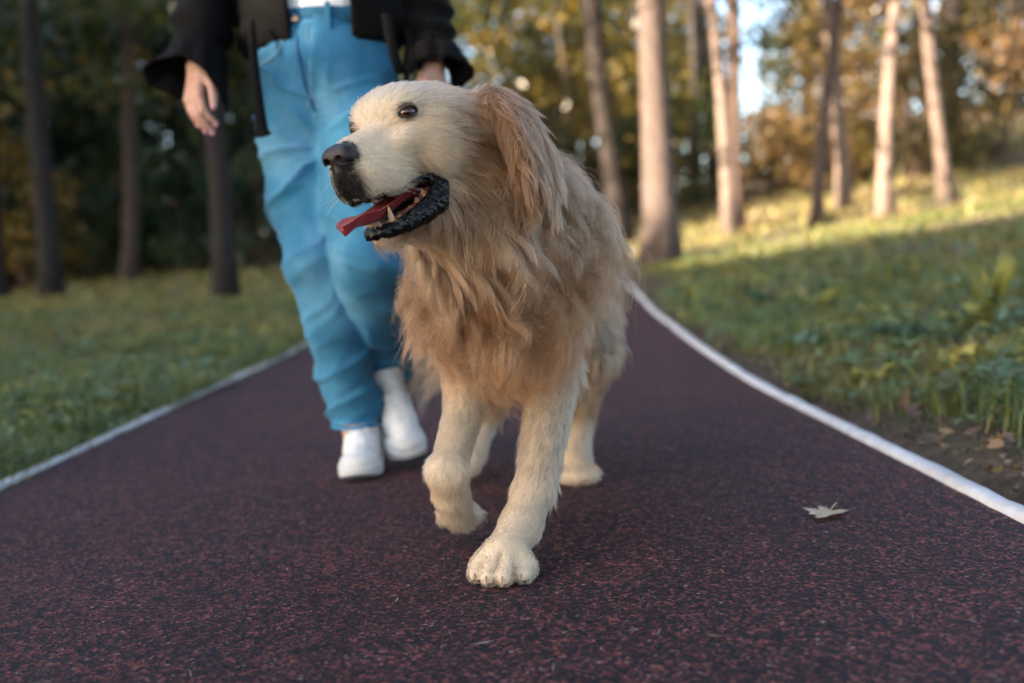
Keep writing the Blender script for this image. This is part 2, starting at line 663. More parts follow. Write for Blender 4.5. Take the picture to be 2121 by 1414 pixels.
def trunk_mesh(rs, H, r, lean, col, limbs=5, bow=0.1):
    n = 16
    t = np.linspace(0, 1, n)
    ph = rs.rand(4) * 6.28
    P = np.stack([lean[0] * t * H + bow * np.sin(3 * t + ph[0]) * t + .03 * np.sin(11 * t + ph[2]), lean[1] * t * H + bow * np.sin(3 * t + ph[1]) * t, t * H - 0.15 * (t == 0)], 1)
    rad = r * (1 - .62 * t) * (1 + .55 * np.exp(-t * H / .22)) * (1 + .05 * np.sin(17 * t + ph[3]))
    parts = [tube(P, rad, 12)]
    for k in range(limbs):
        i = rs.randint(6, n - 1)
        a = rs.rand() * 6.28
        L = H * (.16 + .16 * rs.rand())
        d = np.array([math.cos(a), math.sin(a), .5 + .5 * rs.rand()])
        q = P[i] + np.outer(np.linspace(0, 1, 7), d * L) + np.outer(np.linspace(0, 1, 7) ** 2, [0, 0, .15 * L])
        parts.append(tube(q, np.linspace(rad[i] * .5, rad[i] * .08, 7), 7))
    V, F = join(parts)
    cols = np.repeat(np.array([col]), len(V), 0)
    return V, F, cols, P


TREES = []


def tree(px, py, d, width_px, top_px, H, col, label, pal, crown_z, crown_r, n_cl, seed, limbs=5, name='tree', leaf=.13, group='trees in the wood', n_each=90, cx=0.0):
    rs = np.random.RandomState(seed)
    b = at(px, py, d)
    x, y = b[0], b[1]
    z = float(ground_z(x, y))
    # lean from the trunk's direction in the picture, as a real tilt of the tree
    tz = 3.0
    tp = at(px + (top_px - px), 0, d)
    lean = ((tp[0] - x) / max(tp[2] - z, .5), rs.randn() * .01)
    o = empty(name, (x, y, z))
    tag(o, label, 'tree', group)
    r = width_px / FPX * d / 2
    V, F, cc, P = trunk_mesh(rs, H, r, lean, col, limbs)
    t_ = link('trunk', mesh_np('trunk', V, F, cols=cc), None, bk.m); t_.parent = o
    if n_cl:
        cen = []
        for _ in range(n_cl):
            h = crown_z + (H * 1.05 - crown_z) * rs.rand() ** 1.2
            i = min(int(h / H * 15), 15)
            a = rs.rand() * 6.28; q = crown_r * math.sqrt(rs.rand()) * (1.1 - .5 * (h - crown_z) / (H - crown_z + .1))
            cen.append((P[i][0] + math.cos(a) * q + cx, P[i][1] + math.sin(a) * q, h))
        V, F, cc = leaf_cloud(rs, cen, .55 + .35 * rs.rand(n_cl), n_each, leaf, pal)
        c_ = link('crown', mesh_np('crown', V, F, smooth=False, cols=cc), None, LEAF); c_.parent = o
    return o


BR, GY, DK, TN = (.095, .055, .040), (.10, .080, .075), (.030, .020, .016), (.20, .145, .12)
tree(1360, 482, 11, 70, 1345, 9, (.115, .08, .068), 'thick grey-brown trunk with sunlit patches behind the dog, beside the path', 'olive', 3.6, 2.6, 40, 1)
tree(1287, 466, 15, 44, 1222, 10, DK, 'dark leaning trunk just behind and left of the thick sunlit trunk', 'gold', 3.2, 2.6, 40, 2)
tree(1514, 466, 12.5, 29, 1462, 9, TN, 'left one of two slim pale trunks standing close together past the thick trunk', 'olive', 4.0, 2.2, 26, 3)
tree(1528, 468, 13.4, 35, 1500, 9.5, (.17, .11, .085), 'right one of two slim trunks standing close together past the thick trunk', 'olive', 4.2, 2.2, 26, 4)
tree(1688, 458, 12.2, 26, 1722, 7.5, (.10, .07, .06), 'slim dark trunk crossing a pale trunk in front of golden bushes', 'gold', 3.6, 1.8, 20, 5)
tree(1745, 440, 13.5, 30, 1708, 9, TN, 'pale slender trunk crossing a darker one in front of golden bushes', 'tan', 3.3, 2.0, 24, 6)
tree(1830, 440, 11.5, 28, 1841, 9, (.24, .175, .145), 'straight pale sunlit slender trunk standing alone on the bank', 'green', 3.7, 2.0, 24, 7)
tree(1962, 424, 11.5, 29, 1902, 9, (.17, .12, .10), 'reddish slender leaning trunk on the bank before the pale building', 'olive', 3.6, 2.2, 26, 8)
tree(1952, 372, 17, 46, 1966, 10, DK, 'dark trunk behind the reddish leaning trunk near the pale building', 'deep', 3.2, 2.8, 46, 9)
tree(103, 622, 13, 44, 84, 10, (.018, .014, .012), 'dark upright trunk at the far side of the shaded lawn, leftmost big one', 'deep', 5.0, 2.6, 50, 10)
tree(268, 588, 16.5, 36, 285, 10, (.075, .055, .045), 'faint brown trunk in the dark wood between two black trunks', 'green', 3.0, 2.8, 54, 11)
tree(467, 612, 10.5, 46, 428, 10, (.020, .015, .013), 'black leaning trunk on the lawn below the hanging hand', 'deep', 6.4, 1.8, 40, 12)
tree(-6, 612, 15, 36, -20, 9, (.02, .016, .014), 'dark trunk cut by the picture edge beside yellow leaves', 'gold', 2.4, 2.4, 40, 13)
# unseen shade trees; bank, rear and wood-side ones added to block light
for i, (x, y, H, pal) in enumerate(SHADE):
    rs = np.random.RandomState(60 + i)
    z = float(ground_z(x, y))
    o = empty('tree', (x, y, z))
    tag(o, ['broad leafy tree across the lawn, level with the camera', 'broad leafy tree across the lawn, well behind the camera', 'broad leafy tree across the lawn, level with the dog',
            'broad leafy tree across the lawn, past the walker', 'broad leafy tree at the corner of the dark wood', 'unseen tall tree inside the dark wood beyond its corner, added to shade it',
            'unseen leafy tree on the bank behind the camera, added to block sky light', 'unseen leafy tree on the bank level with the dog, added to block sky light', 'unseen leafy tree behind the camera nearer the bank, added to block sky light', 'unseen dark-leaved tree behind the camera on the lawn side, added to block sky light', 'unseen broad tree left of the dark wood nearest its corner, added to shade the wood', 'unseen tall tree left of the dark wood farthest back, added to shade the wood', 'unseen broad tree on the lawn just left of the view, added to shade the wood'][i], 'tree', 'shade trees along the path')
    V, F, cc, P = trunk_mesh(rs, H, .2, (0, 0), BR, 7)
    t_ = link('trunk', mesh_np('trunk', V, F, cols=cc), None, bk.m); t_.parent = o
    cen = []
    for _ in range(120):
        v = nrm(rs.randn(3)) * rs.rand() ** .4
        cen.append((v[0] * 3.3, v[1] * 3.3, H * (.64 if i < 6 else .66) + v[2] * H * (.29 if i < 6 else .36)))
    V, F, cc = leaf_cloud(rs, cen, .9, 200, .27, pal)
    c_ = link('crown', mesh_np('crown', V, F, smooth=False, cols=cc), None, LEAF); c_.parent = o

# bushes and saplings at the edge of the wood
def bush(px, d, h, w, pal, label, seed, zc=.5, n_cl=26, n_each=110, leaf=.10):
    rs = np.random.RandomState(seed)
    b = at(px, 480, d)
    x, y = b[0], b[1]; z = float(ground_z(x, y))
    o = empty('bush', (x, y, z))
    tag(o, label, 'bush', 'bushes at the edge of the wood')
    parts = []
    cen = []
    for k in range(n_cl):
        a = rs.rand() * 6.28; q = math.sqrt(rs.rand()) * w
        hh_ = h * (.12 + .88 * rs.rand() * (1 - .45 * (q / w) ** 2))
        cen.append((math.cos(a) * q, math.sin(a) * q * .8, hh_))
    for k in range(7):
        c = np.array(cen[k])
        parts.append(tube(spline([(0, 0, -.1), c * [.35, .35, .5], c], 8), np.linspace(.03, .006, 8), 6))
    V, F = join(parts)
    s_ = link('stem', mesh_np('stem', V, F, cols=np.repeat([BR], len(V), 0)), None, bk.m); s_.parent = o
    V, F, cc = leaf_cloud(rs, cen, .28 + .25 * rs.rand(n_cl), n_each, leaf, pal)
    f_ = link('foliage', mesh_np('foliage', V, F, smooth=False, cols=cc), None, LEAF); f_.parent = o


bush(1420, 19, 2.6, 1.5, 'green', 'yellow-green bush between the thick trunk and the slim pair', 30)
bush(1620, 20, 2.1, 1.6, 'olive', 'olive bush below the bright sky gap', 31)
bush(1690, 17, 2.0, 1.3, 'tan', 'tan bush behind the two crossing trunks', 32)
bush(1790, 18, 3.6, 1.3, 'tan', 'tall tan-leaved bush between crossing trunks and lone pale trunk', 33)
bush(1900, 16, 2.4, 1.1, 'olive', 'olive bush between the lone pale trunk and the leaning reddish trunk', 34)
bush(2070, 16, 3.6, 1.5, 'olive', 'tall olive bush at the picture edge before the pale building', 35, n_cl=16)
bush(1240, 19, 4.5, 1.6, 'olive', 'olive-leaved tall bush seen above the dog\'s back', 36, n_cl=40)
bush(1090, 20, 4.6, 1.7, 'gold', 'golden-leaved tall bush behind the dog\'s head', 37, n_cl=42)
bush(960, 21, 4.8, 1.6, 'olive', 'olive tall bush behind the far jacket sleeve', 38, n_cl=40)
bush(20, 17, 2.6, 1.3, 'gold', 'yellow bush beside the dark trunk at the left picture edge', 39)
bush(190, 18, 2.6, 1.7, 'deep', 'dark bush behind the leftmost big trunk', 40)
bush(370, 18, 2.8, 1.8, 'teal', 'dark bluish bush left of the black leaning trunk', 41)
bush(545, 17, 2.9, 1.7, 'teal', 'dark bluish bush between the black leaning trunk and the jeans', 42)

# the wood behind: reads as one mass
rs = np.random.RandomState(77)
cen, rad, pals = [], [], []
parts, cols = [], []


def wood(n, px0, px1, d0, d1, z0, z1, pal, leaf=.2, each=95, r=(.7, 1.3), hole=True):
    cen = []
    while len(cen) < n:
        px = px0 + (px1 - px0) * rs.rand(); d = d0 + (d1 - d0) * rs.rand()
        b = at(px, 540, d)
        z = z0 + (z1 - z0) * rs.rand()
        # the clearing where the sky shows between the slim pair and the crossing trunks
        ax = b[0] / b[1]
        if hole and (.213 < ax < .270) and z / d > 0.075 + .35 * abs(ax - .240) and rs.rand() < .93:
            continue
        if hole and (.292 < ax < .45) and z / d > 0.125 and rs.rand() < .15:
            continue
        cen.append((b[0], b[1], float(ground_z(b[0], b[1])) * .6 + z))
    V, F, cc = leaf_cloud(rs, cen, r[0] + (r[1] - r[0]) * rs.rand(len(cen)), each, leaf, pal)
    parts.append((V, F)); cols.append(cc)


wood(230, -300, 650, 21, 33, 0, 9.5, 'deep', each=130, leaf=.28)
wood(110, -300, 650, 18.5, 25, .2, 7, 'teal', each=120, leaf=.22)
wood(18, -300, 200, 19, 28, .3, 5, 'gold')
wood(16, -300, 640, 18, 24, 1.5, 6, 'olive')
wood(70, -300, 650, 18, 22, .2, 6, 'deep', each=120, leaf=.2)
wood(120, 600, 1330, 23, 36, 0, 9, 'green', each=120, leaf=.24)
wood(60, 600, 1330, 24, 34, 0, 9, 'deep', each=120)
wood(26, 600, 1330, 21, 29, 0, 8, 'gold', each=110)
wood(50, 600, 1330, 22, 30, 0, 9, 'deep', each=120)
wood(40, 600, 1330, 21, 29, 0, 8, 'olive', each=110)
wood(60, 1180, 1520, 22, 35, 0, 10, 'green', each=120)
wood(36, 1180, 1520, 21, 30, 0, 8, 'gold')
wood(90, 1350, 2400, 25, 40, 0, 9, 'olive', each=110)
wood(34, 1350, 2400, 23, 33, 0, 5, 'tan')
wood(24, 1350, 2400, 21, 30, .5, 7, 'gold')
wood(60, 1580, 2400, 21, 30, 3.6, 9, 'deep', each=110)
wood(46, 1590, 2300, 22, 32, 2.6, 9, 'olive', each=120)
wood(34, 1600, 2300, 24, 32, 2.0, 9, 'deep', each=120, leaf=.24)
wood(24, 1700, 2300, 20, 26, 1.8, 5, 'tan', each=90)
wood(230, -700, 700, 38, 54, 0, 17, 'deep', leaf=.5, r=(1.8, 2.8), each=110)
wood(130, 650, 1500, 40, 56, 0, 16, 'olive', leaf=.45, r=(1.6, 2.6), each=100)
wood(90, 1450, 2900, 40, 56, 0, 15, 'olive', leaf=.42, r=(1.6, 2.6), each=90)
wood(150, -3400, -300, 24, 38, 0, 10, 'deep', leaf=.4, r=(1.3, 2.2), each=80, hole=False)
wood(150, 2350, 5600, 24, 38, .5, 10, 'olive', leaf=.4, r=(1.3, 2.2), each=80, hole=False)
for k in range(46):
    px = -300 + 2700 * rs.rand(); d = 20 + 16 * rs.rand()
    if 1535 < px < 1640: continue
    b = at(px, 540, d); z = float(ground_z(b[0], b[1]))
    V, F = tube(np.array([[b[0] + .05 * i * rs.randn(), b[1], z - .2 + 1.5 * i] for i in range(7)]), np.linspace(.16, .06, 7), 8)
    parts.append((V, F)); cols.append(np.repeat([(.05, .038, .032)], len(V), 0))
V, F = join(parts)
forest = tag(link('forest', mesh_np('forest', V, F, smooth=False, cols=np.concatenate(cols)), None, LEAF), 'blurred autumn wood behind the lawn', 'wood', kind='stuff')
# ================================================================== BUILDING FAR ON THE BANK
bo = empty('building', tuple(at(2040, 330, 30)))
tag(bo, 'pale low building with dark openings half hidden by trees on the bank', 'building')
bx0 = np.array(bo.location)
wmt = Mat('pale_render'); wmt.color(wmt.mix(wmt.noise(1.5, 5), (.62, .55, .52, 1), (.74, .68, .66, 1))).set(Roughness=.9)


def box_part(name, c, half, mat, parent, bev=.02):
    bm = bmesh.new()
    bmesh.ops.create_cube(bm, size=2.0)
    for v in bm.verts:
        v.co = Vector((v.co.x * half[0], v.co.y * half[1], v.co.z * half[2])) + Vector(c)
    bmesh.ops.bevel(bm, geom=bm.edges[:], offset=bev, segments=1, affect='EDGES')
    me = bpy.data.meshes.new(name); bm.to_mesh(me); bm.free()
    o = bpy.data.objects.new(name, me); COL.objects.link(o); me.materials.append(mat); o.parent = parent
    return o


box_part('wall', (0, 2, -1.4), (4.0, 1.9, .55), wmt.m, bo)
for x in (-3.8, -1.9, 0, 1.9, 3.8):
    box_part('pillar', (x, .3, .05), (.22, .2, .9), wmt.m, bo)
box_part('roof', (0, 1.9, 1.08), (4.4, 2.3, .13), plain('roof_slab', (.18, .15, .14, 1), .9), bo)
box_part('back_wall', (0, 3.4, .05), (3.9, .15, .9), plain('blue_grey_wall', (.25, .27, .32, 1), .9), bo)

# ================================================================== GRASS AND LOW PLANTS
rs = np.random.RandomState(21)


def blades(P, h, w, lean, cols):
    """curved tapering blades: 2 quads + tip"""
    k = len(P)
    a = rs.rand(k) * 6.28
    D = np.stack([np.cos(a), np.sin(a), 0 * a], 1); S = np.stack([-np.sin(a), np.cos(a), 0 * a], 1)
    S = nrm(S * .8 + D * rs.randn(k, 1) * .5)
    h = h[:, None]; w = w[:, None]; lean = lean[:, None]
    up = np.array([0, 0, 1.])
    p0 = P
    p1 = P + up * h * .5 + D * lean * h * .18
    p2 = P + up * h * .85 + D * lean * h * .55
    p3 = P + up * h * (1.02 - .25 * lean) + D * lean * h * 1.0
    V = np.stack([p0 - S * w, p0 + S * w, p1 - S * w * .9, p1 + S * w * .9, p2 - S * w * .55, p2 + S * w * .55, p3], 1).reshape(-1, 3)
    b = np.arange(k)[:, None] * 7
    Q = np.concatenate([b + [0, 1, 3, 2], b + [2, 3, 5, 4]])
    T = b + [4, 5, 6]
    return V, [Q, T], np.repeat(cols, 7, 0)


GP_ = np.array([(.060, .088, .024), (.095, .125, .036), (.125, .145, .042), (.20, .185, .05), (.27, .225, .09), (.10, .145, .085)])


def gcols(k, warm=0.0):
    i = rs.choice(6, k, p=[.20, .22, .18, .13, .09, .18])
    return np.clip(GP_[i] * (1 + .2 * rs.randn(k, 1)), .006, .5) * (1 + warm * np.array([.6, .2, -.3]))


def scatter(n, side, y0, y1, umax, bias=1.0):
    y = y0 + (y1 - y0) * rs.rand(n)
    u = rs.rand(n) ** bias * umax
    x = (xr(y) + .060 + u) if side > 0 else (xl(y) - .020 - u)
    P = np.stack([x, y, 0 * x], 1)
    # patchy cover, bare soil by the right-hand line
    cov = .55 + .55 * vnoise(P, 1.6, 4.0) + .35 * vnoise(P, 5.0, 9.0)
    if side > 0:
        cov -= .85 * (1 - sstep(u, .05, .34)) * sstep(vnoise(P, 1.1, 1.5) + .5, 0, .5)
    else:
        cov += .3
    P = P[rs.rand(n) < cov]
    P[:, 2] = ground_z(P[:, 0], P[:, 1]) - .005
    return P


gp, gcs = [], []


def lay(n, side, y0, y1, umax, h, w, bias=1.0):
    P = scatter(n, side, y0, y1, umax, bias)
    k = len(P)
    tall = .7 + .6 * np.clip(vnoise(P, 2.6, 6.0) + .3, 0, 1.2)
    dry = sstep(P[:, 1], 7, 13)[:, None] * .5 + np.clip(vnoise(P, .9, 12.0) * 1.2 - .1, 0, .6)[:, None]
    gc = gcols(k) * 1.35
    gc = gc * (1 - dry) + np.array([.30, .225, .085]) * (.7 + .5 * rs.rand(k, 1)) * dry
    V, F, c = blades(P, h * tall * (.5 + .8 * rs.rand(k)), w * (.6 + .8 * rs.rand(k)), .2 + 1.0 * rs.rand(k), gc)
    gp.append((V, F)); gcs.append(c)


lay(16000, 1, 1.2, 3.2, 1.6, .085, .0022)
lay(26000, 1, 3.0, 6.0, 4.2, .095, .0032)
lay(26000, 1, 6.0, 11.0, 7.0, .11, .006)
lay(22000, 1, 11.0, 20.0, 12.0, .13, .011)
lay(16000, -1, 1.2, 3.2, 1.2, .070, .0022, 1.0)
lay(15000, -1, 1.4, 7.0, .08, .115, .0028)
lay(30000, -1, 3.0, 6.5, 3.6, .085, .0032)
lay(26000, -1, 6.0, 11.0, 6.0, .10, .006)
lay(20000, -1, 11.0, 20.0, 10.0, .13, .011)
V, F = join(gp)
tag(link('grass', mesh_np('grass', V, F, smooth=False, cols=np.concatenate(gcs)), None, GRASS), 'short patchy lawn grass along both sides of the path', 'grass', kind='stuff')


def leaf_blade(base, d, L, w, droop, roll=0.0, n=5, lobes=False):
    """a broad leaf: curved ribbon with a folded midrib -> V (n*3), quads"""
    d = nrm(d); up = np.array([0, 0, 1.])
    side = nrm(np.cross(d, up)); nrmv = np.cross(side, d)
    side = side * math.cos(roll) + nrmv * math.sin(roll)
    V = []
    for i in range(n):
        t = i / (n - 1)
        c = base + d * L * t + up * (-droop * L * t * t)
        ww = w * max(math.sin(math.pi * (t * .9 + .06)) ** .75, .02)
        V += [c - side * ww + up * ww * .25, c, c + side * ww + up * ww * .25]
    Q = []
    for i in range(n - 1):
        a = i * 3
        Q += [(a, a + 1, a + 4, a + 3), (a + 1, a + 2, a + 5, a + 4)]
    return np.array(V), np.array(Q)


# broad-leaved ground cover (clover, dandelion, nettle seedlings): nobody could count it
cp, cc_ = [], []
for (n, side, y0, y1, um, L, bias) in ((520, 1, 1.3, 3.4, 1.6, .042, 1.0), (1500, 1, 3.0, 6.5, 4.0, .055, 1.0), (1100, 1, 6, 11, 6.0, .075, 1.0), (700, -1, 1.4, 3.4, 1.2, .036, .9), (240, 1, 1.9, 4.6, 2.2, .080, 1.0), (160, -1, 2.4, 5.5, 2.2, .065, 1.0), (130, 1, 1.5, 2.6, .9, .055, 1.0), (1700, -1, 3.0, 6.5, 3.2, .050, 1.0), (900, -1, 6, 10, 5, .065, 1.0)):
    P = scatter(n, side, y0, y1, um, bias)
    for p in P:
        k = rs.randint(4, 7)
        a0 = rs.rand() * 6.28
        hgt = (.02 + .05 * rs.rand()) * L / .04
        base_c = np.array([(.065, .105, .036), (.095, .140, .048), (.085, .145, .085), (.23, .21, .04), (.13, .125, .04)])[rs.choice(5, p=[.3, .28, .2, .12, .10])]
        for j in range(k):
            a = a0 + 6.28 * j / k + .3 * rs.randn()
            d = np.array([math.cos(a), math.sin(a), .35 + .5 * rs.rand()])
            s_ = L * (.6 + .7 * rs.rand())
            V, Q = leaf_blade(p + [0, 0, hgt * (.6 + .6 * rs.rand())] + d * [.3, .3, 0] * s_, d, s_, s_ * .30, .3 + .4 * rs.rand(), n=4)
            cp.append((V, Q)); cc_.append(np.repeat([base_c * 1.3 * (1 + .18 * rs.randn())], len(V), 0))
V, F = join(cp)
tag(link('ground_cover', mesh_np('ground_cover', V, F, cols=np.clip(np.concatenate(cc_), .004, .6)), None, GRASS), 'low broad-leaved weeds mixed through the grass', 'weeds', kind='stuff')

# fallen litter too small to count
P = np.concatenate([scatter(900, 1, 1.3, 5, 2.0), scatter(500, 1, 5, 11, 5), scatter(600, -1, 1.3, 10, 4)])
yq = 1.25 + 3.2 * rs.rand(420)
uq = .05 + .36 * rs.rand(420) ** 1.3
xq = xr(yq) + uq
P = np.concatenate([P, np.stack([xq, yq, ground_z(xq, yq) - .004], 1)])
lit = []; lc = []
for p in P:
    a = rs.rand() * 6.28
    V, Q = leaf_blade(p + [0, 0, .008 + .012 * rs.rand()], np.array([math.cos(a), math.sin(a), .25 * rs.randn()]), .012 + .028 * rs.rand() ** 2, .004 + .008 * rs.rand(), .3 * rs.randn(), rs.randn() * .6, 4)
    lit.append((V, Q)); lc.append(np.repeat([np.array([(.16, .095, .055), (.24, .15, .085), (.10, .06, .04), (.30, .22, .12)])[rs.randint(4)]], len(V), 0))
V, F = join(lit)
tag(link('leaf_litter', mesh_np('leaf_litter', V, F, cols=np.concatenate(lc)), None, GRASS), 'small dry leaf scraps lying in the grass', 'leaf litter', kind='stuff')
# clods and pebbles on the bare strip
yq = 1.2 + 2.8 * rs.rand(520); uq = .06 + .34 * rs.rand(520); xq = xr(yq) + uq
clv, clc = [], []
for x, y in zip(xq, yq):
    r_ = .003 + .009 * rs.rand() ** 2
    z = float(ground_z(x, y))
    V = nrm(np.array([(1, 0, 0), (-1, 0, 0), (0, 1, 0), (0, -1, 0), (0, 0, 1), (0, 0, -1)]) + .35 * rs.randn(6, 3)) * r_ * (1 + .3 * rs.randn(6, 1)) + [x, y, z + r_ * .3]
    clv.append((V, np.array([(0, 2, 4), (2, 1, 4), (1, 3, 4), (3, 0, 4), (2, 0, 5), (1, 2, 5), (3, 1, 5), (0, 3, 5)])))
    clc.append(np.repeat([np.array([(.07, .05, .038), (.12, .088, .066), (.20, .16, .13)])[rs.randint(3)]], 6, 0))
V, F = join(clv)
tag(link('soil_clods', mesh_np('soil_clods', V, F, smooth=False, cols=np.concatenate(clc)), None, GRASS), 'crumbly soil and grit along the white line', 'soil', kind='stuff')
# needles and crumbs on the rubber
nd_, ncol = [], []
for k in range(190):
    y = 1.0 + 3.2 * rs.rand() ** 1.5; x = xl(y) + .05 + (xr(y) - xl(y) - .1) * rs.rand()
    a = rs.rand() * 6.28; L = .004 + .014 * rs.rand() ** 2
    d = np.array([math.cos(a), math.sin(a), 0]) * L; p = np.array([x, y, path_z(y) + .0022])
    s_ = np.array([-d[1], d[0], 0]) / L * (.0005 + .0007 * rs.rand())
    V = np.array([p - d, p + s_ - d * .2, p + d + [0, 0, .001], p - s_ + d * .2])
    nd_.append((V, np.array([[0, 1, 2, 3]]))); ncol.append(np.repeat([(.30, .23, .17) if rs.rand() < .7 else (.5, .46, .42)], 4, 0))
V, F = join(nd_)
tag(link('debris', mesh_np('debris', V, F, cols=np.concatenate(ncol)), None, GRASS), 'tiny dry needles and crumbs scattered on the path', 'debris', kind='stuff')

# ---- single plants one can point at
def plant(name, loc, label, cat, group, leaves, cols, seedv):
    rr = np.random.RandomState(seedv)
    x, y = loc
    z = float(ground_z(x, y))
    o = empty(name, (x, y, z))
    tag(o, label, cat, group)
    for k, (L, w, tilt, droop) in enumerate(leaves):
        a = rr.rand() * 6.28
        d = np.array([math.cos(a) * math.cos(tilt), math.sin(a) * math.cos(tilt), math.sin(tilt)])
        V, Q = leaf_blade(np.array([rr.randn() * .012, rr.randn() * .012, 0.0]), d, L * (.75 + .5 * rr.rand()), w, droop * (.6 + .8 * rr.rand()), rr.randn() * .3, 7)
        c = np.array(cols[rr.randint(len(cols))]) * (1 + .15 * rr.randn())
        l_ = link('leaf', mesh_np('leaf', V, Q, cols=np.repeat([np.clip(c, .004, .7)], len(V), 0)), None, GRASS)
        l_.parent = o


YG = [(.30, .28, .05), (.42, .37, .09), (.22, .23, .05)]
GG = [(.060, .125, .045), (.085, .155, .075), (.11, .17, .05)]
TL = [(.055, .140, .095), (.080, .170, .125), (.04, .10, .07)]
plant('grass_tuft', (1.86, 3.85), 'tall yellow-green grass tuft catching the sun on the bank', 'grass tuft', 'grass tufts on the bank', [(.27, .009, 1.25, .25)] * 30, YG, 1)
plant('grass_tuft', (1.46, 3.72), 'arching blue-green grass tuft midway up the bank', 'grass tuft', 'grass tufts on the bank', [(.24, .011, 1.0, .75)] * 32, TL, 2)
plant('grass_tuft', (1.16, 3.05), 'green grass tuft close to the white line beside bare soil', 'grass tuft', 'grass tufts on the bank', [(.18, .008, 1.1, .6)] * 26, GG, 3)
plant('grass_tuft', (1.75, 5.6), 'yellowish grass tuft higher on the bank behind the blue-green one', 'grass tuft', 'grass tufts on the bank', [(.22, .012, 1.1, .5)] * 26, YG, 4)
plant('weed_plant', (1.20, 2.30), 'dark broad-leaved weed at the edge of the bare soil', 'weed', 'broad-leaved weeds by the path', [(.13, .034, .55, .6)] * 13, TL, 5)
plant('weed_plant', (1.04, 1.86), 'glossy dark weed overhanging the white line in the foreground corner', 'weed', 'broad-leaved weeds by the path', [(.085, .028, .45, .5)] * 9, TL, 6)
plant('weed_plant', (1.42, 2.62), 'green leafy weed behind the curled brown leaf', 'weed', 'broad-leaved weeds by the path', [(.16, .026, .9, .6)] * 16, GG, 7)
plant('weed_plant', (1.62, 6.4), 'upright dark bluish weed standing alone high on the bank', 'weed', 'broad-leaved weeds by the path', [(.20, .035, 1.0, .4)] * 10, TL, 8)
plant('weed_plant', (1.30, 2.02), 'small yellow-green weed leaves by the soil', 'weed', 'broad-leaved weeds by the path', [(.06, .014, .7, .5)] * 10, YG, 9)


def maple(name, loc, rz, size, curl, col, label, z=None, tilt=(0, 0)):
    """lobed leaf with a stalk, veins as folds"""
    pts = []
    lob = [(-150, .42), (-118, .52), (-98, .34), (-72, .80), (-52, .58), (-40, .72), (-26, .52), (-12, .86), (0, 1.0), (12, .86), (26, .52), (40, .72), (52, .58), (72, .80), (98, .34), (118, .52), (150, .42), (180, .16)]
    V = [(0, 0, 0)]
    for a, r in lob:
        t = math.radians(90 - a)
        x, y = math.cos(t) * r, math.sin(t) * r
        V.append((x * .5, y * .5, .0)); V.append((x, y, 0))
    V = np.array(V, float)
    rad = np.hypot(V[:, 0], V[:, 1]); an = np.arctan2(V[:, 1], V[:, 0])
    V[:, 2] = curl * rad ** 2 * (.6 + .5 * np.cos(2 * an + .7)) + .05 * curl * np.cos(9 * an) * rad
    V *= size
    n = len(lob)
    T, Q = [], []
    for i in range(n):
        j = (i + 1) % n
        T.append((0, 1 + 2 * i, 1 + 2 * j)[::-1])
        Q.append((1 + 2 * i, 2 + 2 * i, 2 + 2 * j, 1 + 2 * j)[::-1])
    x, y = loc
    onpath = xl(y) < x < xr(y)
    zz = (float(path_z(y)) if onpath else float(ground_z(x, y)) + .02) if z is None else z
    o = empty(name, (x, y, zz + .004)); o.rotation_euler = (tilt[0], tilt[1], rz)
    tag(o, label, 'leaf', 'fallen leaves')
    cols = np.repeat([col], len(V), 0) * (1 + .12 * np.random.RandomState(4).randn(len(V), 1))
    b_ = link('leaf_blade', mesh_np('leaf_blade', V, [np.array(T), np.array(Q)], smooth=False, cols=cols), None, GRASS); b_.parent = o
    st = spline([(0, 0, .001), (0.05 * size, -.5 * size, .004), (.12 * size, -1.0 * size, .002)], 7)
    V, F = tube(st, np.linspace(.0012, .0008, 7), 6)
    s_ = link('stalk', mesh_np('stalk', V, F, cols=np.repeat([col], len(V), 0)), None, GRASS); s_.parent = o
    return o


maple('fallen_leaf', (.520, 1.665), 2.5, .056, .30, (.66, .54, .38), 'pale dry lobed leaf lying alone on the dark path')
maple('fallen_leaf', (.950, 2.40), .7, .055, 1.6, (.20, .115, .085), 'curled brown dry leaf on bare soil beside the white line', tilt=(.5, .3))
maple('fallen_leaf', (.985, 2.02), 3.9, .034, 1.0, (.24, .15, .10), 'small brown leaf between the white line and the weeds', tilt=(.2, -.3))
maple('fallen_leaf', (1.09, 2.95), 1.2, .045, 1.4, (.26, .17, .12), 'reddish dry leaf leaning in grass above the curled one', tilt=(.9, .2))
maple('fallen_leaf', (1.90, 3.85), .2, .05, .8, (.55, .45, .30), 'pale leaf lying at the foot of the yellow tuft', tilt=(.2, .2))
maple('fallen_leaf', (.925, 1.78), 5.2, .030, .9, (.34, .22, .14), 'small tan leaf touching the white line in the foreground', tilt=(.1, .2))
# ================================================================== PERSON
person = empty('person', (-.38, 2.36, 0))
tag(person, 'walker in blue jeans, black open jacket and white sneakers beside the dog', 'person')
skin_m = Mat('skin')
skin_m.color(skin_m.mix(skin_m.noise(60, 4), (.50, .26, .19, 1), (.62, .36, .28, 1))).set(Roughness=.5, Subsurface_Weight=.15, Subsurface_Radius=(.02, .008, .004), Subsurface_Scale=.3)
XA, YA, ZA = np.eye(3)

# joints
PEL = at(672, 165, 2.36)
HIPR, HIPL = at(600, 235, 2.36), at(748, 235, 2.33)
KNR, KNL = at(662, 560, 2.30), at(765, 560, 2.23)
ANR, ANL = at(742, 880, 2.36), at(806, 800, 2.46)
CHE = PEL + np.array([0.0, .04, .42])
SHR, SHL = PEL + np.array([-.20, .04, .52]), PEL + np.array([.19, .05, .52])
ELR, ELL_ = at(436, -75, 2.40), at(868, -75, 2.43)
WRR, WRL = at(410, 138, 2.30), at(897, 136, 2.36)
HEADC = PEL + np.array([0.0, .02, .76])

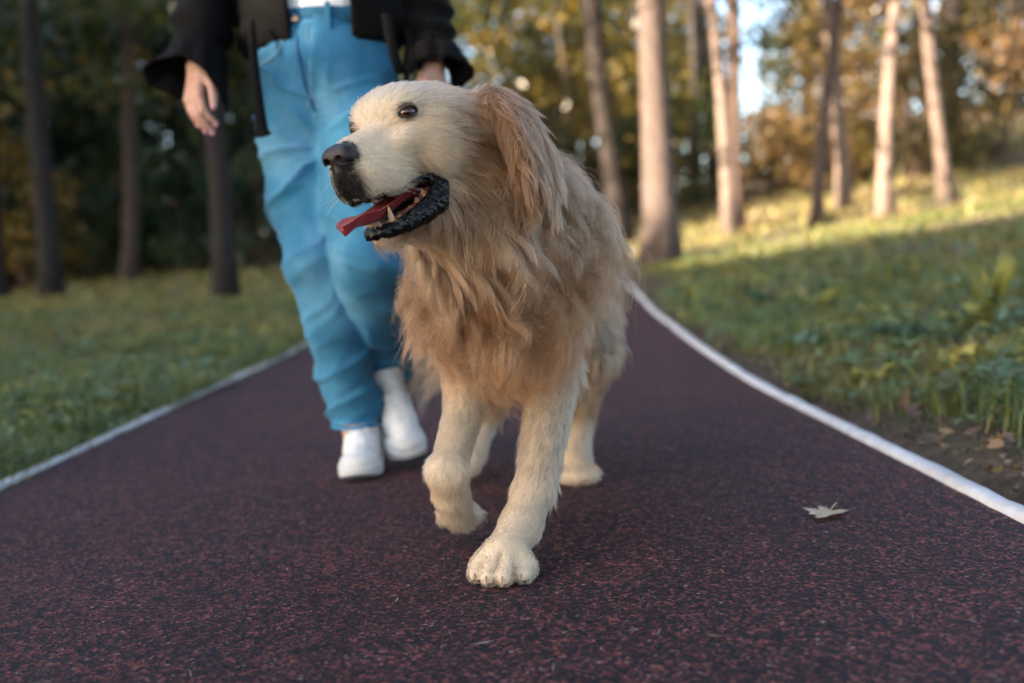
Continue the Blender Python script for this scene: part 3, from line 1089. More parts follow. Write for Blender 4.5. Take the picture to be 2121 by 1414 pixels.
legR = [at(606, 262, 2.36), at(630, 400, 2.33), at(660, 545, 2.29), at(695, 680, 2.31), at(727, 805, 2.35), at(739, 872, 2.36)]
legL = [at(742, 262, 2.33), at(742, 400, 2.26), at(762, 545, 2.22), at(780, 655, 2.33), at(797, 730, 2.42), at(804, 782, 2.45)]
# ---- body: one continuous figure
BF = Field((-1.05, 1.95, -.01), (.22, 2.78, 2.0), 0.0065)
BF.chain([PEL, PEL + [0, .01, .15], CHE], [.125, .105, .125], .05, flat=(YA, .72))
BF.cone(SHR, SHL, .055, .055, .05)
BF.cone(CHE + [0, 0, .1], HEADC + [0, .01, -.07], .06, .052, .04)
BF.ell(HEADC, (.075, .098, .115), None, .02)
BF.ell(HEADC + [0, -.075, -.075], (.045, .04, .04), None, .03)
BF.cone(HEADC + [0, -.095, -.005], HEADC + [0, -.118, -.035], .009, .014, .012)
for s in (-1, 1):
    BF.ell(HEADC + [s * .032, -.098, .005], (.016, .012, .010), None, .008, 'cut')
    BF.ell(HEADC + [s * .032, -.084, .005], (.012, .012, .012), None, .002)
    BF.ell(HEADC + [s * .076, .01, -.015], (.010, .020, .030), None, .008)
BF.ell(HEADC + [0, -.107, -.068], (.022, .008, .008), None, .006)
for S, E_, W_ in ((SHR, ELR, WRR), (SHL, ELL_, WRL)):
    BF.chain([S, E_, W_], [.05, .042, .027], .03)
for Lg, A in ((legR, ANR), (legL, ANL)):
    BF.chain(Lg + [A], [.078, .070, .055, .048, .040, .036, .034], .04)
    BF.cone(A, A + [0, -.03, -.05], .036, .034, .01)


def hand(F, w, pdir, thumb_side, knuck, curl, res_k=.004):
    """palm with four unequal curled fingers and a thumb; w wrist, pdir along the hand, thumb_side towards the thumb, knuck = outwards from the back of the hand"""
    pdir, thumb_side, knuck = nrm(pdir), nrm(thumb_side), nrm(knuck)
    thumb_side = nrm(thumb_side - pdir * (thumb_side @ pdir))
    pk = np.cross(pdir, thumb_side); pk = pk if pk @ knuck > 0 else -pk
    tips = []
    F.cone(w, w + pdir * .03, .025, .026, .01, flat=(pk, .75))
    for i, (off, L, r) in enumerate(((.026, .078, .0088), (.009, .086, .0090), (-.008, .080, .0086), (-.024, .064, .0078))):
        base = w + pdir * (.088 - .006 * abs(i - 1)) + thumb_side * off + pk * .004
        F.cone(w + pdir * .02 + thumb_side * off * .6, base, .016, .0115, .008, flat=(pk, .85))
        c = curl[i]
        p = base; a = 0.0
        seg = []
        for j, fr in enumerate((.46, .30, .24)):
            a += c * (1.0, 1.1, .7)[j]
            d = pdir * math.cos(a) - pk * math.sin(a)
            q = p + d * L * fr
            rr = r * (1 - .10 * j)
            F.cone(p, q, rr, rr * .93, .0025)
            p = q
        tips.append((p, d, pk))
    t0 = w + pdir * .025 + thumb_side * .022
    t1 = t0 + nrm(pdir * .75 + thumb_side * .55 - pk * .35) * .042
    t2 = t1 + nrm(pdir * 1.0 + thumb_side * .12 - pk * .2) * .032
    t3 = t2 + nrm(pdir * 1.0 - thumb_side * .05 - pk * .15) * .024
    F.cone(t0, t1, .016, .0115, .008); F.cone(t1, t2, .0112, .0100, .003); F.cone(t2, t3, .0100, .0078, .003)
    tips.append((t3, nrm(t3 - t2), nrm(thumb_side * .4 - YA * .9)))
    return tips


V, Q = BF.mesh(1)
HFld = Field(WRR - [.10, .12, .20], WRR + [.12, .10, .06], .0028)
HFld.cone(ELR * .12 + WRR * .88, WRR, .029, .026, .01)
tips = hand(HFld, WRR, at(400, 225, 2.27) - WRR, XA * .75 - YA * .75, -XA * .8 - YA * .7, (.42, .40, .36, .34))
HFl2 = Field(WRL - [.12, .12, .20], WRL + [.12, .10, .06], .0032)
HFl2.cone(ELL_ * .12 + WRL * .88, WRL, .029, .026, .01)
hand(HFl2, WRL, np.array([-.02, -.02, -1.]), -XA * .75 - YA * .6, XA * .8 - YA * .6, (.5, .5, .48, .45))
V1, Q1 = HFld.mesh(1); V2, Q2 = HFl2.mesh(1)
Vb, Fb = join([(V, Q), (V1, Q1), (V2, Q2)])
pb = link('body', mesh_np('person_body', Vb, Fb), person, skin_m.m)
nailm = plain('pink_nail', (.75, .34, .42, 1), .15)
for (p, d, n) in tips:
    nn = nrm(n - d * (n @ d)); sdv = np.cross(d, nn)
    V, F, _c = sphere_vc(np.zeros(3), ZA, 1.0, [(0, (1, 1, 1)), (180, (1, 1, 1))], 8, 12) if False else (None, None, None)
    th = np.linspace(0, 2 * np.pi, 13)[:-1]
    ring = [p + d * (.001 + .0065 * math.cos(t)) + sdv * .0052 * math.sin(t) + nn * (.0085 - .0018 * math.sin(t) ** 2) for t in th]
    ring2 = [r_ - nn * .002 for r_ in ring]
    Vn = np.array([p + d * .001 + nn * .0092] + ring + ring2)
    Tn = np.array([(0, 1 + (j + 1) % 12, 1 + j) for j in range(12)]); Qn = np.array([(1 + j, 1 + (j + 1) % 12, 13 + (j + 1) % 12, 13 + j) for j in range(12)])
    link('nail', mesh_np('nail', Vn, [Tn, Qn]), person, nailm)
# hair
HFd = Field(HEADC - .26, HEADC + .2, .008)
HFd.ell(HEADC + [0, .022, .022], (.094, .105, .115), None, .01)
HFd.chain([HEADC + [-.07, .03, 0], HEADC + [-.085, .05, -.15], HEADC + [-.08, .04, -.24]], [.05, .045, .03], .03)
HFd.chain([HEADC + [.07, .03, 0], HEADC + [.085, .05, -.15], HEADC + [.08, .04, -.24]], [.05, .045, .03], .03)
HFd.ell(HEADC + [0, -.10, -.05], (.066, .075, .115), None, .02, 'cut')
V, Q = HFd.mesh(1)
V = V + vnormals(V, Q) * (.004 * vnoise(V * [1, 1, .15], 90))[:, None]
link('hair', mesh_np('hair', V, Q), person, plain('brown_hair', (.045, .024, .014, 1), .4))

# ---- jeans
JF = Field((-.72, 1.98, .06), (-.05, 2.66, 1.24), 0.0052)
WST = at(672, 74, 2.36)
JF.cone(WST, PEL, .150, .156, .0, flat=(YA, .70))
JF.cone(PEL, PEL - [0, 0, .06], .156, .152, .03, flat=(YA, .72))
for Lg, rads in ((legR, [.088, .086, .078, .070, .062, .058]), (legL, [.090, .088, .080, .070, .061, .057])):
    G_ = Field(JF.lo, JF.lo + (JF.n - 1) * JF.res, JF.res)
    G_.chain(Lg, rads, .03)
    A, B = Lg[-1], Lg[-2]
    d = nrm(nrm(A - B) * .25 + np.array([0, 0, -1.]))
    G_.box(A + d * .055, (.12, .12, .05), np.stack([XA, nrm(np.cross(d, XA)), d]), 0, 0, 'cut')
    h_ = np.maximum(.03 - np.abs(JF.d - G_.d), 0) / .03
    JF.d = np.minimum(JF.d, G_.d) - h_ * h_ * .03 * .25 * (np.arange(JF.n[2]) * JF.res + JF.lo[2] > .55)
JF.box(WST + [0, 0, .25], (.4, .3, .21), None, 0, 0, 'cut')
JW = Field(JF.lo, JF.lo + (JF.n - 1) * JF.res, JF.res); JW.d = JF.d.copy()
V, Q = JF.mesh(2)
N = vnormals(V, Q)
zz = V[:, 2]
dR = np.stack([seg_dist(V, legR[i], legR[i + 1])[0] for i in range(5)]).min(0)
dL = np.stack([seg_dist(V, legL[i], legL[i + 1])[0] for i in range(5)]).min(0)
side = np.where(dR < dL, -1., 1.)
crotch = (HIPR + HIPL) / 2 - [0, .06, .09]
rel = V - crotch
ra_ = np.arctan2(rel[:, 2], np.abs(rel[:, 0]) + .02)
rr_ = np.hypot(rel[:, 0], rel[:, 2])
w_c = np.exp(-(rr_ / .15) ** 2)


def ridge(v):
    return (1 - np.abs(v)) ** 3


fold = w_c * (ridge(np.sin(ra_ * 4.2 + 1.4 * vnoise(V, 9))) - .3) * 0.0165 * sstep(rr_, .015, .06)
lc = np.stack([V[:, 0] * side * .45 + V[:, 2], V[:, 1] * 1.2 + V[:, 0] * .3, side], 1)
fold += 0.0112 * (1 - w_c) * (ridge(vnoise(lc * [1, .45, 1], 13, 3.0)) - .3)
lk = np.stack([V[:, 2] + .5 * side * V[:, 0], (V[:, 0] + V[:, 1]) * .35, side], 1)
knee = np.exp(-((zz - .44) / .10) ** 2)
fold += 0.0112 * knee * (ridge(vnoise(lk, 24, 7.0)) - .3)
hemz = np.where(side < 0, legR[-1][2], legL[-1][2])
fold += 0.0097 * np.exp(-((zz - hemz - .09) / .08) ** 2) * (ridge(vnoise(lk, 30, 1.0)) - .3)
hipf = np.exp(-((zz - PEL[2] + .03) / .08) ** 2)
lh = np.stack([V[:, 2] - .35 * np.abs(V[:, 0] - PEL[0]), V[:, 0] * .35, side * 0], 1)
fold += 0.0120 * hipf * (ridge(vnoise(lh, 26, 2.0)) - .3)
fold += .0040 * (ridge(vnoise(lk * [1, .6, 1], 48, 9.0)) - .3) * np.clip(vnoise(V, 6, 2.0) + .3, 0, 1)
fold *= 2.2 * np.clip(.6 + 1.0 * vnoise(V, 4.5, 6.0), .3, 1.0)
V = V + N * fold[:, None]
jm = Mat('denim')
jn = jm.noise(3.5, 5); jf = jm.noise(260, 3, 0.7)
wv = jm.n('TexWave'); wv.inputs['Scale'].default_value = 300; wv.inputs['Distortion'].default_value = 1.5; jm.l(jm.coord(), wv.inputs['Vector'])
base = jm.ramp(jn, [(.30, (.004, .074, .160)), (.50, (.012, .128, .255)), (.68, (.060, .245, .405))])
fine = jm.ramp(jf, [(.3, (.80, .84, .88)), (.7, (1.15, 1.1, 1.08))])
wash_light = jm.attr('Col')
jm.color(jm.mix(1.0, jm.mix(1.0, base, fine, 'MULTIPLY'), wash_light, 'MULTIPLY')).set(Roughness=.85, Sheen_Weight=.05)
jm.bump(wv.outputs[0], .25, .0006)
front_w = np.exp(-(np.minimum(dR, dL) / .2) ** 2) * np.clip(-N[:, 1], 0, 1) * np.exp(-((zz - .68) / .22) ** 2)
wcol = 1 + (front_w * np.where(side > 0, 1.5, .8))[:, None] * np.array([3.2, .90, .50]) + .35 * (np.abs(zz - hemz) < .012)[:, None]  # thigh fade plus a highlight painted in, brighter on the left leg
jeans = link('jeans', mesh_np('jeans', V, Q, cols=wcol), person, jm.m)
jeans['label'] = 'washed blue straight jeans'


def on_front(F, x, z, y0=2.0, y1=2.45, off=.002):
    y = np.linspace(y0, y1, 180)
    d = F.sample(np.stack([np.full(180, x), y, np.full(180, z)], 1))
    i = np.argmax(d < 0) if (d < 0).any() else 90
    return np.array([x, y[i] - off, z])


dseam = plain('denim_seam', (.010, .075, .18, 1), .85)
stitch = plain('pale_stitch', (.20, .30, .38, 1), .8)
wx, wz = WST[0], WST[2] + .04


def seam(pts, r, m, name='seam'):
    P = spline([on_front(JW, x, z) for x, z in pts], 24)
    V, F = tube(P, r, 6)
    link(name, mesh_np(name, V, F), jeans, m)


# waistband: a proud band following the waist
bandV = []
th = np.linspace(0, 2 * np.pi, 73)[:-1]
for z_, o_ in ((wz - .046, .000), (wz - .044, .0045), (wz - .002, .0045), (wz + .002, .003), (wz + .002, -.004)):
    for t in th:
        bandV.append((wx + (.150 + o_) * math.cos(t), WST[1] + (.105 + o_) * math.sin(t), z_))
nb = len(th)
bandQ = np.array([(i * nb + j, i * nb + (j + 1) % nb, (i + 1) * nb + (j + 1) % nb, (i + 1) * nb + j) for i in range(4) for j in range(nb)])
link('waistband', mesh_np('waistband', np.array(bandV), bandQ, cols=np.ones((len(bandV), 3)) * .8), jeans, jm.m)
bxp = on_front(JW, wx - .045, wz - .03) + [0, -.008, .005]
V, F = tube(np.array([bxp + [0, .004, 0], bxp + [0, .001, 0], bxp, bxp - [0, .002, 0]]), [.007, .0088, .0088, .006], 14)
link('button', mesh_np('button', V, F), jeans, plain('brass_button', (.55, .35, .22, 1), .35, Metallic=.8))
for dx in (-.115, .03, .10):
    p = on_front(JW, wx + dx, wz - .03)
    bl = box_part('belt_loop', (p[0], p[1] - .007, p[2] + .008), (.006, .004, .030), jm.m, None, .002)
    bl.parent = jeans
    bl.matrix_parent_inverse = Matrix.Identity(4)
    bl.matrix_world = Matrix.Identity(4)
    at_ = bl.data.color_attributes.new('Col', 'FLOAT_COLOR', 'POINT'); at_.data.foreach_set('color', np.ones(len(bl.data.vertices) * 4, np.float32))
seam([(wx - .045, wz - .05), (wx - .042, wz - .12), (wx - .030, wz - .19), (wx - .015, wz - .235)], .0026, dseam)
seam([(wx - .020, wz - .05), (wx - .018, wz - .15), (wx - .022, wz - .20), (wx - .036, wz - .225)], .0014, stitch)
seam([(wx + .035, wz - .05), (wx + .045, wz - .085), (wx + .080, wz - .110), (wx + .130, wz - .118)], .0020, stitch)
seam([(wx - .075, wz - .05), (wx - .085, wz - .085), (wx - .105, wz - .105), (wx - .140, wz - .112)], .0020, stitch)
for Lg in (legR, legL):
    A, B = Lg[-1], Lg[-2]
    d = nrm(nrm(A - B) * .25 + np.array([0, 0, -1.])); u = XA - d * (XA @ d); u = nrm(u); w_ = np.cross(d, u)
    rad_ = .0565
    P = np.array([A + d * .006 + u * rad_ * 1.02 * math.cos(t) + w_ * rad_ * 1.02 * math.sin(t) for t in np.linspace(0, 2 * np.pi, 33)])
    V, F = tube(P, .0042 + .0012 * np.sin(np.arange(33) * 2.1), 7, False)
    link('hem', mesh_np('hem', V, F, cols=np.ones((len(V), 3)) * 1.35), jeans, jm.m)

# ---- shirt
TF = Field((-.75, 2.1, .98), (-.05, 2.65, 1.70), .007)
TF.chain([WST + [0, 0, .045], WST + [0, .01, .2], CHE], [.150, .140, .150], .03, flat=(YA, .72))
TF.cone(SHR + [.03, 0, -.02], SHL - [.03, 0, .02], .06, .06, .05)
TF.box(WST + [0, 0, -.17], (.4, .3, .2), None, 0, 0, 'cut')
TF.cone(CHE + [0, -.02, .16], CHE + [0, -.02, .3], .06, .07, .01, 'cut')
V, Q = TF.mesh(1)
N = vnormals(V, Q)
V = V + N * (.005 * vnoise(V * [1, 1, .6], 18))[:, None]
link('shirt', mesh_np('shirt', V, Q), person, plain('white_jersey', (.72, .74, .78, 1), .85))

# ---- jacket
jk = Mat('black_cotton')
jk.color(jk.mix(jk.noise(7, 4), (.0028, .0025, .0028, 1), (.0052, .0045, .0045, 1))).set(Roughness=.85, Specular_IOR_Level=.12)
jk.bump(jk.noise(300, 3), .3, .0008)
KF = Field((-1.06, 2.02, .94), (.22, 2.74, 1.78), .0062)
KF.chain([WST + [0, .02, .04], WST + [0, .02, .2], CHE + [0, .01, 0]], [.205, .190, .185], .03, flat=(YA, .74))
KF.cone(SHR, SHL, .082, .082, .06)
KF.chain([WST + [0, .01, -.10], WST + [0, .01, .2], CHE + [0, 0, .02]], [.180, .165, .165], .0, 'cut', flat=(YA, .72))
KF.box(WST + [.012, -.20, .02], (.066, .16, .14), None, .02, .01, 'cut')
KF.cone(WST + [.01, -.2, .14], CHE + [0, -.2, .2], .075, .055, .01, 'cut', flat=(YA, 3.0))
KF.box(WST + [0, 0, -.235], (.4, .3, .2), None, 0, 0, 'cut')
KF.chain([SHR, ELR, ELR * .45 + WRR * .55, WRR + (WRR - ELR) * .0], [.088, .076, .066, .062], .04)
KF.chain([SHL, ELL_, ELL_ * .45 + WRL * .55, WRL], [.088, .072, .060, .056], .04)
KF.cone(CHE + [0, .05, .15], CHE + [0, .06, .20], .09, .085, .03)
for E_, W_ in ((ELR, WRR), (ELL_, WRL)):
    d = nrm(W_ - E_)
    KF.box(W_ + d * .09, (.2, .2, .09), np.stack([nrm(np.cross(d, YA)), nrm(np.cross(d, np.cross(d, YA))), d]), 0, 0, 'cut')
    KF.cone(W_ - d * .05, W_ + d * .1, .050, .050, 0, 'cut')
KF.cone(CHE + [0, .0, .12], CHE + [0, .0, .3], .07, .075, .01, 'cut')
V, Q = KF.mesh(1)
N = vnormals(V, Q)
al = np.minimum(seg_dist(V, ELR, WRR)[0], seg_dist(V, ELL_, WRL)[0])
V = V + N * (np.where(al < .12, .0120, .006) * np.sin(V[:, 2] * 62 + V[:, 0] * 30 + 3.2 * vnoise(V, 9)) * np.clip(.5 + vnoise(V, 8, 3.0), 0, 1))[:, None]
jacket = link('jacket', mesh_np('jacket', V, Q), person, jk.m)


def ribbon(P, side, w, th=.004):
    P = np.asarray(P, float)
    n = len(P)
    w = np.ones(n) * w
    T = nrm(np.gradient(P, axis=0))
    S = np.asarray(side, float) * np.ones((n, 3)); S = nrm(S - T * (S * T).sum(1, keepdims=True))
    Nn = np.cross(T, S)
    V = np.stack([P - S * w[:, None] - Nn * th, P + S * w[:, None] - Nn * th, P + S * w[:, None] + Nn * th, P - S * w[:, None] + Nn * th], 1).reshape(-1, 3)
    Q = [(i * 4 + j, i * 4 + (j + 1) % 4, (i + 1) * 4 + (j + 1) % 4, (i + 1) * 4 + j) for i in range(n - 1) for j in range(4)]
    Q += [(3, 2, 1, 0), tuple((n - 1) * 4 + j for j in range(4))]
    return V, np.array(Q)


# unbuttoned cuffs: open flared sheets round each wrist
def cuff(W_, E_, pts, name='cuff'):
    """pts: (angle, drop, flare); angle 0 = +X, 90 = towards the viewer"""
    d = nrm(W_ - E_)
    u = nrm(XA - d * (XA @ d)); v = np.cross(u, d); v = v if v[1] < 0 else -v
    a = np.array(pts, float)
    n = 40
    tt_ = np.linspace(0, 1, n); ti = np.linspace(0, 1, len(a))
    an, dr, fl = (np.interp(tt_, ti, a[:, k]) for k in range(3))
    rows = []
    for s, q in ((0.0, 0.0), (.35, .25), (.7, .62), (1.0, 1.0)):
        for i in range(n):
            r_ = np.radians(an[i])
            rad_ = .064 + fl[i] * q + .003 * math.sin(i * 1.3)
            rows.append(W_ - d * .03 + d * (dr[i] + .03) * s + (u * math.cos(r_) + v * math.sin(r_)) * rad_)
    V = np.array(rows)
    Q = np.array([(i * n + j, i * n + j + 1, (i + 1) * n + j + 1, (i + 1) * n + j) for i in range(3) for j in range(n - 1)])
    me = mesh_np(name, V, Q)
    o = link(name, me, jacket, jk.m)
    md = o.modifiers.new('thick', 'SOLIDIFY'); md.thickness = .004
    return o


cuff(WRR, ELR, [(-35, .095, .012), (10, .10, .008), (50, .055, .004), (95, .02, .002), (140, .015, .02), (172, .010, .058), (196, .02, .070), (215, .04, .03), (250, .05, .008)])
cuff(WRL, ELL_, [(200, .035, .004), (150, .025, .002), (100, .020, .002), (50, .022, .008), (20, .030, .022), (0, .035, .030), (-30, .04, .012), (-60, .045, .006)])
# hanging belt straps
P = spline([at(519, 40, 2.235), at(526, 130, 2.225), at(535, 210, 2.21), at(543, 268, 2.205), at(546, 284, 2.205)], 20)
V, Q = ribbon(P, XA, np.interp(np.linspace(0, 1, 20), [0, .75, .93, 1], [.0085, .013, .021, .006]), .003)
link('strap', mesh_np('strap', V, Q, smooth=False), jacket, jk.m)
P = spline([at(800, 30, 2.25), at(812, 95, 2.23), at(832, 150, 2.25), at(858, 128, 2.30), at(846, 60, 2.33)], 28)
V, Q = ribbon(P, XA + YA * .5, .011, .003)
link('strap', mesh_np('strap', V, Q, smooth=False), jacket, jk.m)

# ---- sneakers
wh = Mat('white_canvas'); wh.color(wh.mix(wh.noise(22, 5), (.60, .60, .60, 1), (.78, .78, .78, 1))).set(Roughness=.75)
wh.bump(wh.noise(420, 2), .25, .0006)
rb = Mat('white_rubber'); rb.color(rb.mix(rb.noise(14, 6, .7), (.50, .49, .48, 1), (.72, .71, .70, 1))).set(Roughness=.5)
seam_grey = plain('grey_stitch', (.30, .30, .31, 1), .8)
blk = plain('outsole_rubber', (.02, .02, .022, 1), .7)


def sneaker(toe, fwd, pitch, roll=0.0):
    f0 = nrm(np.array([fwd[0], fwd[1], 0]))
    r0 = np.array([-f0[1], f0[0], 0])                     # to the foot's side
    f = f0 * math.cos(pitch) - ZA * math.sin(pitch)       # pitch > 0: toe down, heel up
    u = f0 * math.sin(pitch) + ZA * math.cos(pitch)
    r, u = r0 * math.cos(roll) + u * math.sin(roll), u * math.cos(roll) - r0 * math.sin(roll)
    L = lambda x, y, z: toe + f * x + r * y + u * z        # x from the toe tip (negative backwards), z above the sole's underside
    M_ = np.stack([f, r, u])
    c = L(-.13, 0, .05)
    xs_ = np.concatenate([np.array([0, .004, .012, .026, .05]), np.linspace(.08, .22, 8), np.array([.245, .258, .264, .266])])
    wl_ = np.interp(xs_, [0, .004, .012, .026, .05, .09, .14, .19, .23, .25, .26, .266], [.006, .020, .033, .043, .0500, .0505, .0445, .0405, .0400, .034, .024, .006])
    ring0 = [(-x, w) for x, w in zip(xs_, wl_)] + [(-x, -w) for x, w in zip(xs_[::-1], wl_[::-1])]
    nr = len(ring0)
    V, Q = [], []
    for sc, z in ((.93, 0.001), (.985, .003), (1.0, .008), (.995, .024), (1.0, .026), (.985, .030), (.90, .031)):
        V += [L(-.133 + (x + .133) * sc, w * sc, z + .010 * max(0, (.03 + x) / .03) * (z < .01)) for x, w in ring0]
    for i in range(6):
        Q += [(i * nr + j, (i + 1) * nr + j, (i + 1) * nr + (j + 1) % nr, i * nr + (j + 1) % nr) for j in range(nr)]
    h2 = nr // 2
    for base_, fl_ in ((0, False), (6 * nr, True)):
        for j in range(h2 - 1):
            t_ = (base_ + j, base_ + j + 1, base_ + nr - 2 - j, base_ + nr - 1 - j)
            Q.append(t_[::-1] if fl_ else t_)
    V, Q = np.array(V), np.array(Q)
    root = link('shoe', mesh_np('shoe_sole', V, Q), person, rb.m)
    root['label'] = 'white canvas lace-up sneaker'
    B_ = Field(c - .22, c + .22, .0036)
    B_.chain([L(-.052, 0, .033), L(-.10, .002, .044), L(-.16, .002, .052), L(-.215, 0, .050)], [.0360, .0385, .0375, .0345], .02)
    B_.cone(L(-.11, 0, .066), L(-.195, 0, .110), .033, .042, .03)
    B_.cone(L(-.195, 0, .110), L(-.200, 0, .138), .042, .043, .01)
    B_.cone(L(-.198, 0, .13), L(-.202, 0, .21), .034, .040, 0, 'cut')
    B_.box(L(-.13, 0, .0), (.2, .09, .026), M_, 0, 0, 'cut')
    V, Q = B_.mesh(1)
    N = vnormals(V, Q)
    V = V + N * (.0018 * vnoise(V, 60))[:, None]
    link('upper', mesh_np('upper', V, Q), root, wh.m)
    Cp = Field(c - .2, c + .2, .0036)
    Cp.ell(L(-.052, 0, .034), (.048, .0455, .0285), M_)
    Cp.box(L(-.150, 0, .05), (.085, .1, .1), M_, 0, .006, 'cut'); Cp.box(L(-.13, 0, .0), (.2, .09, .028), M_, 0, 0, 'cut')
    V, Q = Cp.mesh(1)
    link('toe_cap', mesh_np('toe_cap', V, Q), root, rb.m)
    V, Q = ribbon(spline([L(-.100, 0, .092), L(-.135, 0, .114), L(-.160, 0, .140), L(-.168, 0, .165)], 12), r, np.interp(np.linspace(0, 1, 12), [0, 1], [.020, .026]), .003)
    link('tongue', mesh_np('tongue', V, Q), root, wh.m)
    for k in range(5):
        x = -.098 - .016 * k; z = .098 + .0098 * k
        for sg in (1, -1):
            P = spline([L(x, -.026 * sg, z - .008), L(x - .006, 0, z + .008), L(x - .014, .026 * sg, z - .002)], 8)
            V, F = tube(P, .0034, 6)
            link('lace', mesh_np('lace', V, F), root, wh.m)
    for sg in (1, -1):
        for pts_ in ([L(-.090, .012 * sg, .086), L(-.125, .026 * sg, .094), L(-.160, .034 * sg, .118), L(-.175, .036 * sg, .140)], [L(-.085, .036 * sg, .058), L(-.11, .044 * sg, .050), L(-.15, .044 * sg, .048), L(-.21, .036 * sg, .050)]):
            V, F = tube(spline(pts_, 14), .0016, 6)
            link('seam', mesh_np('seam', V, F), root, seam_grey)
        for k in range(5):
            e_ = L(-.100 - .015 * k, .024 * sg, .088 + .0100 * k)
            V, F = tube(np.array([e_ - u * .003, e_ + u * .0035]), .0026, 8)
            link('eyelet', mesh_np('eyelet', V, F), root, seam_grey)
    V, Q = ribbon(spline([L(-.012, 0, .0015), L(-.13, 0, .0015), L(-.24, 0, .0015)], 10), r, [.030, .043, .046, .045, .042, .040, .039, .039, .036, .028], .0015)
    link('outsole', mesh_np('outsole', V, Q), root, blk)
    return root


sneaker(np.array([-.362, 2.185, .004]), (.05, -1), 0.0)
sneaker(np.array([-.252, 2.285, .014]), (.34, -1), .40, .12)
HAIRS = 150000
LOCKS = 1000
LOCK_HAIRS = 90
# ================================================================== DOG
# head frame: x towards the nose, y to the dog's left, z up
H_YAW, H_PITCH, H_ROLL = RAD(35), RAD(11), RAD(5)
_f0 = np.array([-math.sin(H_YAW), -math.cos(H_YAW), 0])
_l0 = np.array([math.cos(H_YAW), -math.sin(H_YAW), 0])
_u0 = np.array([0, 0, 1.])
HF = math.cos(H_PITCH) * _f0 - math.sin(H_PITCH) * _u0
_u1 = math.sin(H_PITCH) * _f0 + math.cos(H_PITCH) * _u0
HL = math.cos(H_ROLL) * _l0 + math.sin(H_ROLL) * _u1
HU = np.cross(HF, HL)
HO = at(844.6, 240.2, 1.4086)
HM = np.stack([HF, HL, HU])


def hw(x, y, z):
    return HO + (x * HF + y * HL + z * HU)


dog = empty('dog', (0.02, 1.75, 0))
tag(dog, 'cream golden long-haired dog walking on the path with open mouth and tongue out', 'dog')

DF = Field((-0.34, 1.20, -0.01), (0.36, 2.62, 0.86), 0.0042)
# torso
T1, T2, T3 = at(1052, 552, 1.70), at(1112, 560, 1.96), at(1160, 565, 2.19)
DF.chain([T1, T2, T3], [0.128, 0.128, 0.112], k=0.05)
DF.cone(at(1090, 440, 1.73), at(1120, 470, 1.90), 0.075, 0.08, k=0.06)             # withers
DF.ell(at(1018, 558, 1.63), (0.092, 0.086, 0.118), k=0.06)                            # breast
DF.cone(T3 + [0.0, 0.02, 0.0], at(1150, 560, 2.30), 0.11, 0.08, k=0.05)            # rump
DF.cone(at(1050, 500, 1.66), at(940, 370, 1.50), 0.112, 0.085, k=0.07)             # neck
# front leg on the ground
FL = [at(1125, 630, 1.69), at(1150, 775, 1.70), at(1108, 1012, 1.565), at(1078, 1090, 1.525), at(1046, 1140, 1.482)]
DF.cone(FL[0], FL[1], 0.058, 0.043, k=0.05)
DF.cone(FL[1], FL[2], 0.040, 0.025, k=0.03)
DF.ell(FL[2], (.029, .029, .024), None, .012)
DF.cone(FL[2], FL[3], 0.026, 0.027, k=0.012)
DF.cone(FL[3], FL[4], 0.027, 0.026, k=0.015)
PAWD = nrm(np.array([-0.30, -1.0, 0]))
PAWR = np.array([-PAWD[1], PAWD[0], 0])
TOES = []
for i, (a, b, c) in enumerate(((-0.035, 0.014, 0.018), (-0.0120, 0.030, 0.020), (0.0120, 0.030, 0.020), (0.035, 0.012, 0.018))):
    base = np.array([FL[4][0], FL[4][1], 0]) + PAWR * a + PAWD * b
    TOES.append((base + [0, 0, c], base + PAWD * 0.017 + [0, 0, c - 0.005]))
    DF.cone(FL[4] + PAWR * a * 0.5, TOES[-1][0], 0.016, 0.0165, k=0.008)
    DF.cone(TOES[-1][0], TOES[-1][1], 0.0155, 0.0130, k=0.001)
for a in (-.0235, 0.0, .0235):
    b0 = np.array([FL[4][0], FL[4][1], 0]) + PAWR * a
    DF.cone(b0 + PAWD * .020 + [0, 0, .044], b0 + PAWD * .052 + [0, 0, .004], .0030, .0042, .003, 'cut')
# lifted front leg
FR = [at(955, 640, 1.66), at(974, 800, 1.70), at(926, 976, 1.585), at(934, 1026, 1.625), at(948, 1060, 1.665)]
DF.cone(FR[0], FR[1], 0.055, 0.038, k=0.05)
DF.cone(FR[1], FR[2], 0.033, 0.022, k=0.025)
DF.ell(FR[2], (.028, .028, .024), None, .012)
DF.cone(FR[2], FR[3], 0.029, 0.025, k=0.012)
DF.cone(FR[3], FR[4], 0.026, 0.024, k=0.010)
for a, dz in ((-0.026, .010), (-0.010, 0), (0.008, 0), (0.024, .010)):
    DF.cone(FR[4] + [a * 0.7, 0.006, 0], FR[4] + [a + .004, 0.020, -0.024 + dz], 0.0145, 0.0125, k=0.003)
